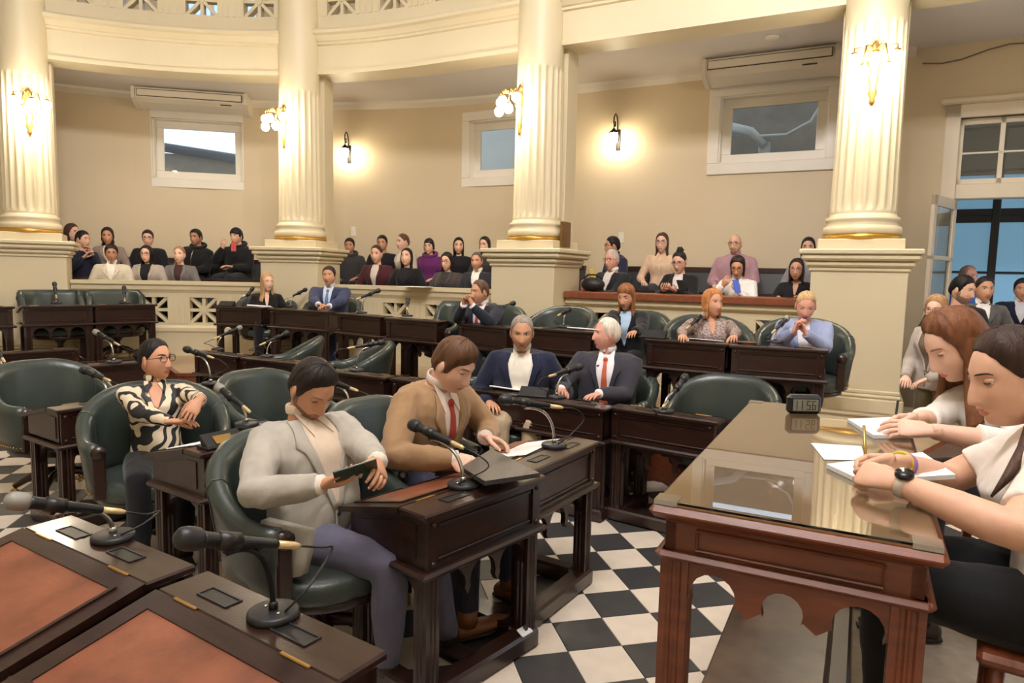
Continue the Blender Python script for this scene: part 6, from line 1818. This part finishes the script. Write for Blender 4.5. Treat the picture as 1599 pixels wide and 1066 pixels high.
# phone of the grey jacketed man
h = P2['hands']; a, b = h[1][0], h[-1][0]
def phone(label, c, yaw, tilt, m, size=(0.075, 0.155, 0.009)):
    mb = MB(); mb.cbox((-size[0]/2, -size[1]/2, 0), (size[0]/2, size[1]/2, size[2]), 0.003)
    o = mb.build('phone', m); o.matrix_world = Matrix.Translation(c) @ Matrix.Rotation(yaw, 4, 'Z') @ Matrix.Rotation(tilt, 4, 'X')
    tag(o, label, 'phone')
phone('dark green phone in hands of the grey jacketed man', AtY(556, 740, 2.46), 0, 0, mat('phone_green', (46, 60, 40), 0.3))
o = bpy.data.objects['phone'] if 'phone.001' not in bpy.data.objects else sorted([q for q in bpy.data.objects if q.name.startswith('phone')], key=lambda q: q.name)[-1]
zn = V((-0.40, 0.62, 0.68)).normalized(); yl = V((0.93, 0.25, 0.18)); yl = (yl - zn*yl.dot(zn)).normalized()
o.matrix_world = frame(AtY(556, 736, 2.36), yl.cross(zn), yl, zn)
phone('red phone held up by the boy in black cap', AtY(365, 385, 10.9), 0.2, 1.3, mat('phone_red', (190, 50, 46), 0.4))
phone('gold phone held by the old white-haired spectator', AtY(925, 428, 8.35), 0.3, 1.0, mat('phone_gold', (176, 150, 70), 0.4))
phone('black phone held by the woman with black bun', AtY(1063, 446, 7.75), 0.2, 0.9, PHB)
phone('blue phone held by the woman in white shirt', AtY(1150, 447, 7.5), 0.2, 1.1, mat('phone_blue', (60, 90, 190), 0.4))
# pens
def pen(label, p0, p1, m):
    mb = MB(); d = (p1 - p0); mb.tube([p0, p0 + d*0.06, p0 + d*0.1, p1], [0.0008, 0.003, 0.0042, 0.0042], 8)
    tag(mb.build('pen', m), label, 'pen', 'pens of the writers')
pen('gold pen held upright by the nearest woman', G(1352, 728, ZT + 0.012), AtY(1349, 664, G(1352, 728, ZT).y + 0.0), M_BRASS)
pen('dark pen held by the brown-haired woman', G(1396, 668, ZT + 0.012), AtY(1402, 626, G(1396, 668, ZT).y), M_BLACK)
pen('black pen of the tan suited man', G(744, 703, 0.79), AtY(700, 692, 2.98), M_BLACK)
# smart watch and bracelets of the nearest woman
S_, E_, W_ = NEAR['arms'][-1]; fa = (W_ - E_).normalized()
mb = MB(); mb.tube([W_ - fa*0.03, W_ - fa*0.01], [0.031, 0.031], 14); wt = mb.build('watch_strap', mat('watch_strap', (206, 190, 172), 0.5), NEAR['root'])
mb = MB(); up = V((-0.35, 0, 0.9)); c = W_ - fa*0.02 + up*0.030; mb.tube([c, c + up*0.008], [0.021, 0.020], 18); mb.build('watch_face', PHB, wt)
S_, E_, W_ = NEAR['arms'][1]; fa = (W_ - E_).normalized()
for k, cl in enumerate(((196, 190, 70), (190, 110, 130), (120, 110, 180))):
    mb = MB(); c = W_ - fa*(0.012 + 0.011*k); a = fa.cross(V((0, 0, 1))).normalized(); b = a.cross(fa)
    mb.tube([c + a*(0.032*math.cos(t)) + b*(0.030*math.sin(t)) for t in [2*PI*j/20 for j in range(20)]], 0.0045, 6, closed=True)
    mb.build('bracelet', cloth(cl), NEAR['root'])
# loose strand of the nearest woman's tied hair
Mi = NEAR['M'].inverted(); mb = MB(); mb.tube([Mi @ AtY(x, y, yy) for x, y, yy in ((1630, 600, 1.72), (1618, 650, 1.66), (1600, 700, 1.60), (1575, 742, 1.56), (1548, 775, 1.54))], [0.02, 0.018, 0.016, 0.012, 0.003], 10)
mb.build('hair_strand', hairmat((74, 52, 40)), NEAR['root'])
# black bag on the counter
pb = G(893, 440, 1.46); mb = MB(); mb.ell((0, 0, 0.085), (0.15, 0.11, 0.085), 16, 10); mb.tube([(-0.12, 0, 0.15), (-0.06, 0, 0.20), (0.06, 0, 0.20), (0.12, 0, 0.15)], 0.012, 6)
s = s_at(928, 440, 0.2); o = mb.build('bag', mat('black_bag', (30, 28, 28), 0.5, bump=0.2)); o.matrix_world = frame_at(s, 0.16, 1.441); tag(o, 'soft black bag on left end of the counter', 'bag')
# white card on the plinth of the grey jacketed man's desk
c_, an_, L_ = DESKS['A3']; p = desk_pt('A3', 0.26, 0.02, 0.087)
mb = MB(); mb.cbox((-0.035, -0.012, 0), (0.035, 0.03, 0.006), 0.002); o = mb.build('card', M_PAPER); o.matrix_world = Matrix.Translation(p) @ Matrix.Rotation(an_, 4, 'Z') @ Matrix.Rotation(0.5, 4, 'X')
tag(o, 'small white card on the plinth of the grey jacketed mans desk', 'card')
# tail of the grey jacket hanging below the chair arm
Mi = P2['M'].inverted(); q = [AtY(x, y, yy) for x, y, yy in ((408, 812, 2.52), (442, 820, 2.47), (480, 830, 2.42), (476, 868, 2.41), (468, 900, 2.40), (430, 906, 2.44), (394, 890, 2.50), (388, 868, 2.52), (396, 838, 2.53), (436, 862, 2.45))]
mb = MB(); d = V((0.02, 0.035, 0)); n = 9
vs = [Mi @ p for p in q] + [Mi @ (p + d) for p in q]; fs = []
for i in range(9):
    j = (i + 1) % 9
    fs += [(i, j, 9), (j + 10, i + 10, 19), (i, i + 10, j + 10, j)]
mb.add(vs, fs, 0, True); mb.build('jacket_tail', cloth((178, 172, 160)), P2['root'])
bpy.data.scenes.remove(TMP)
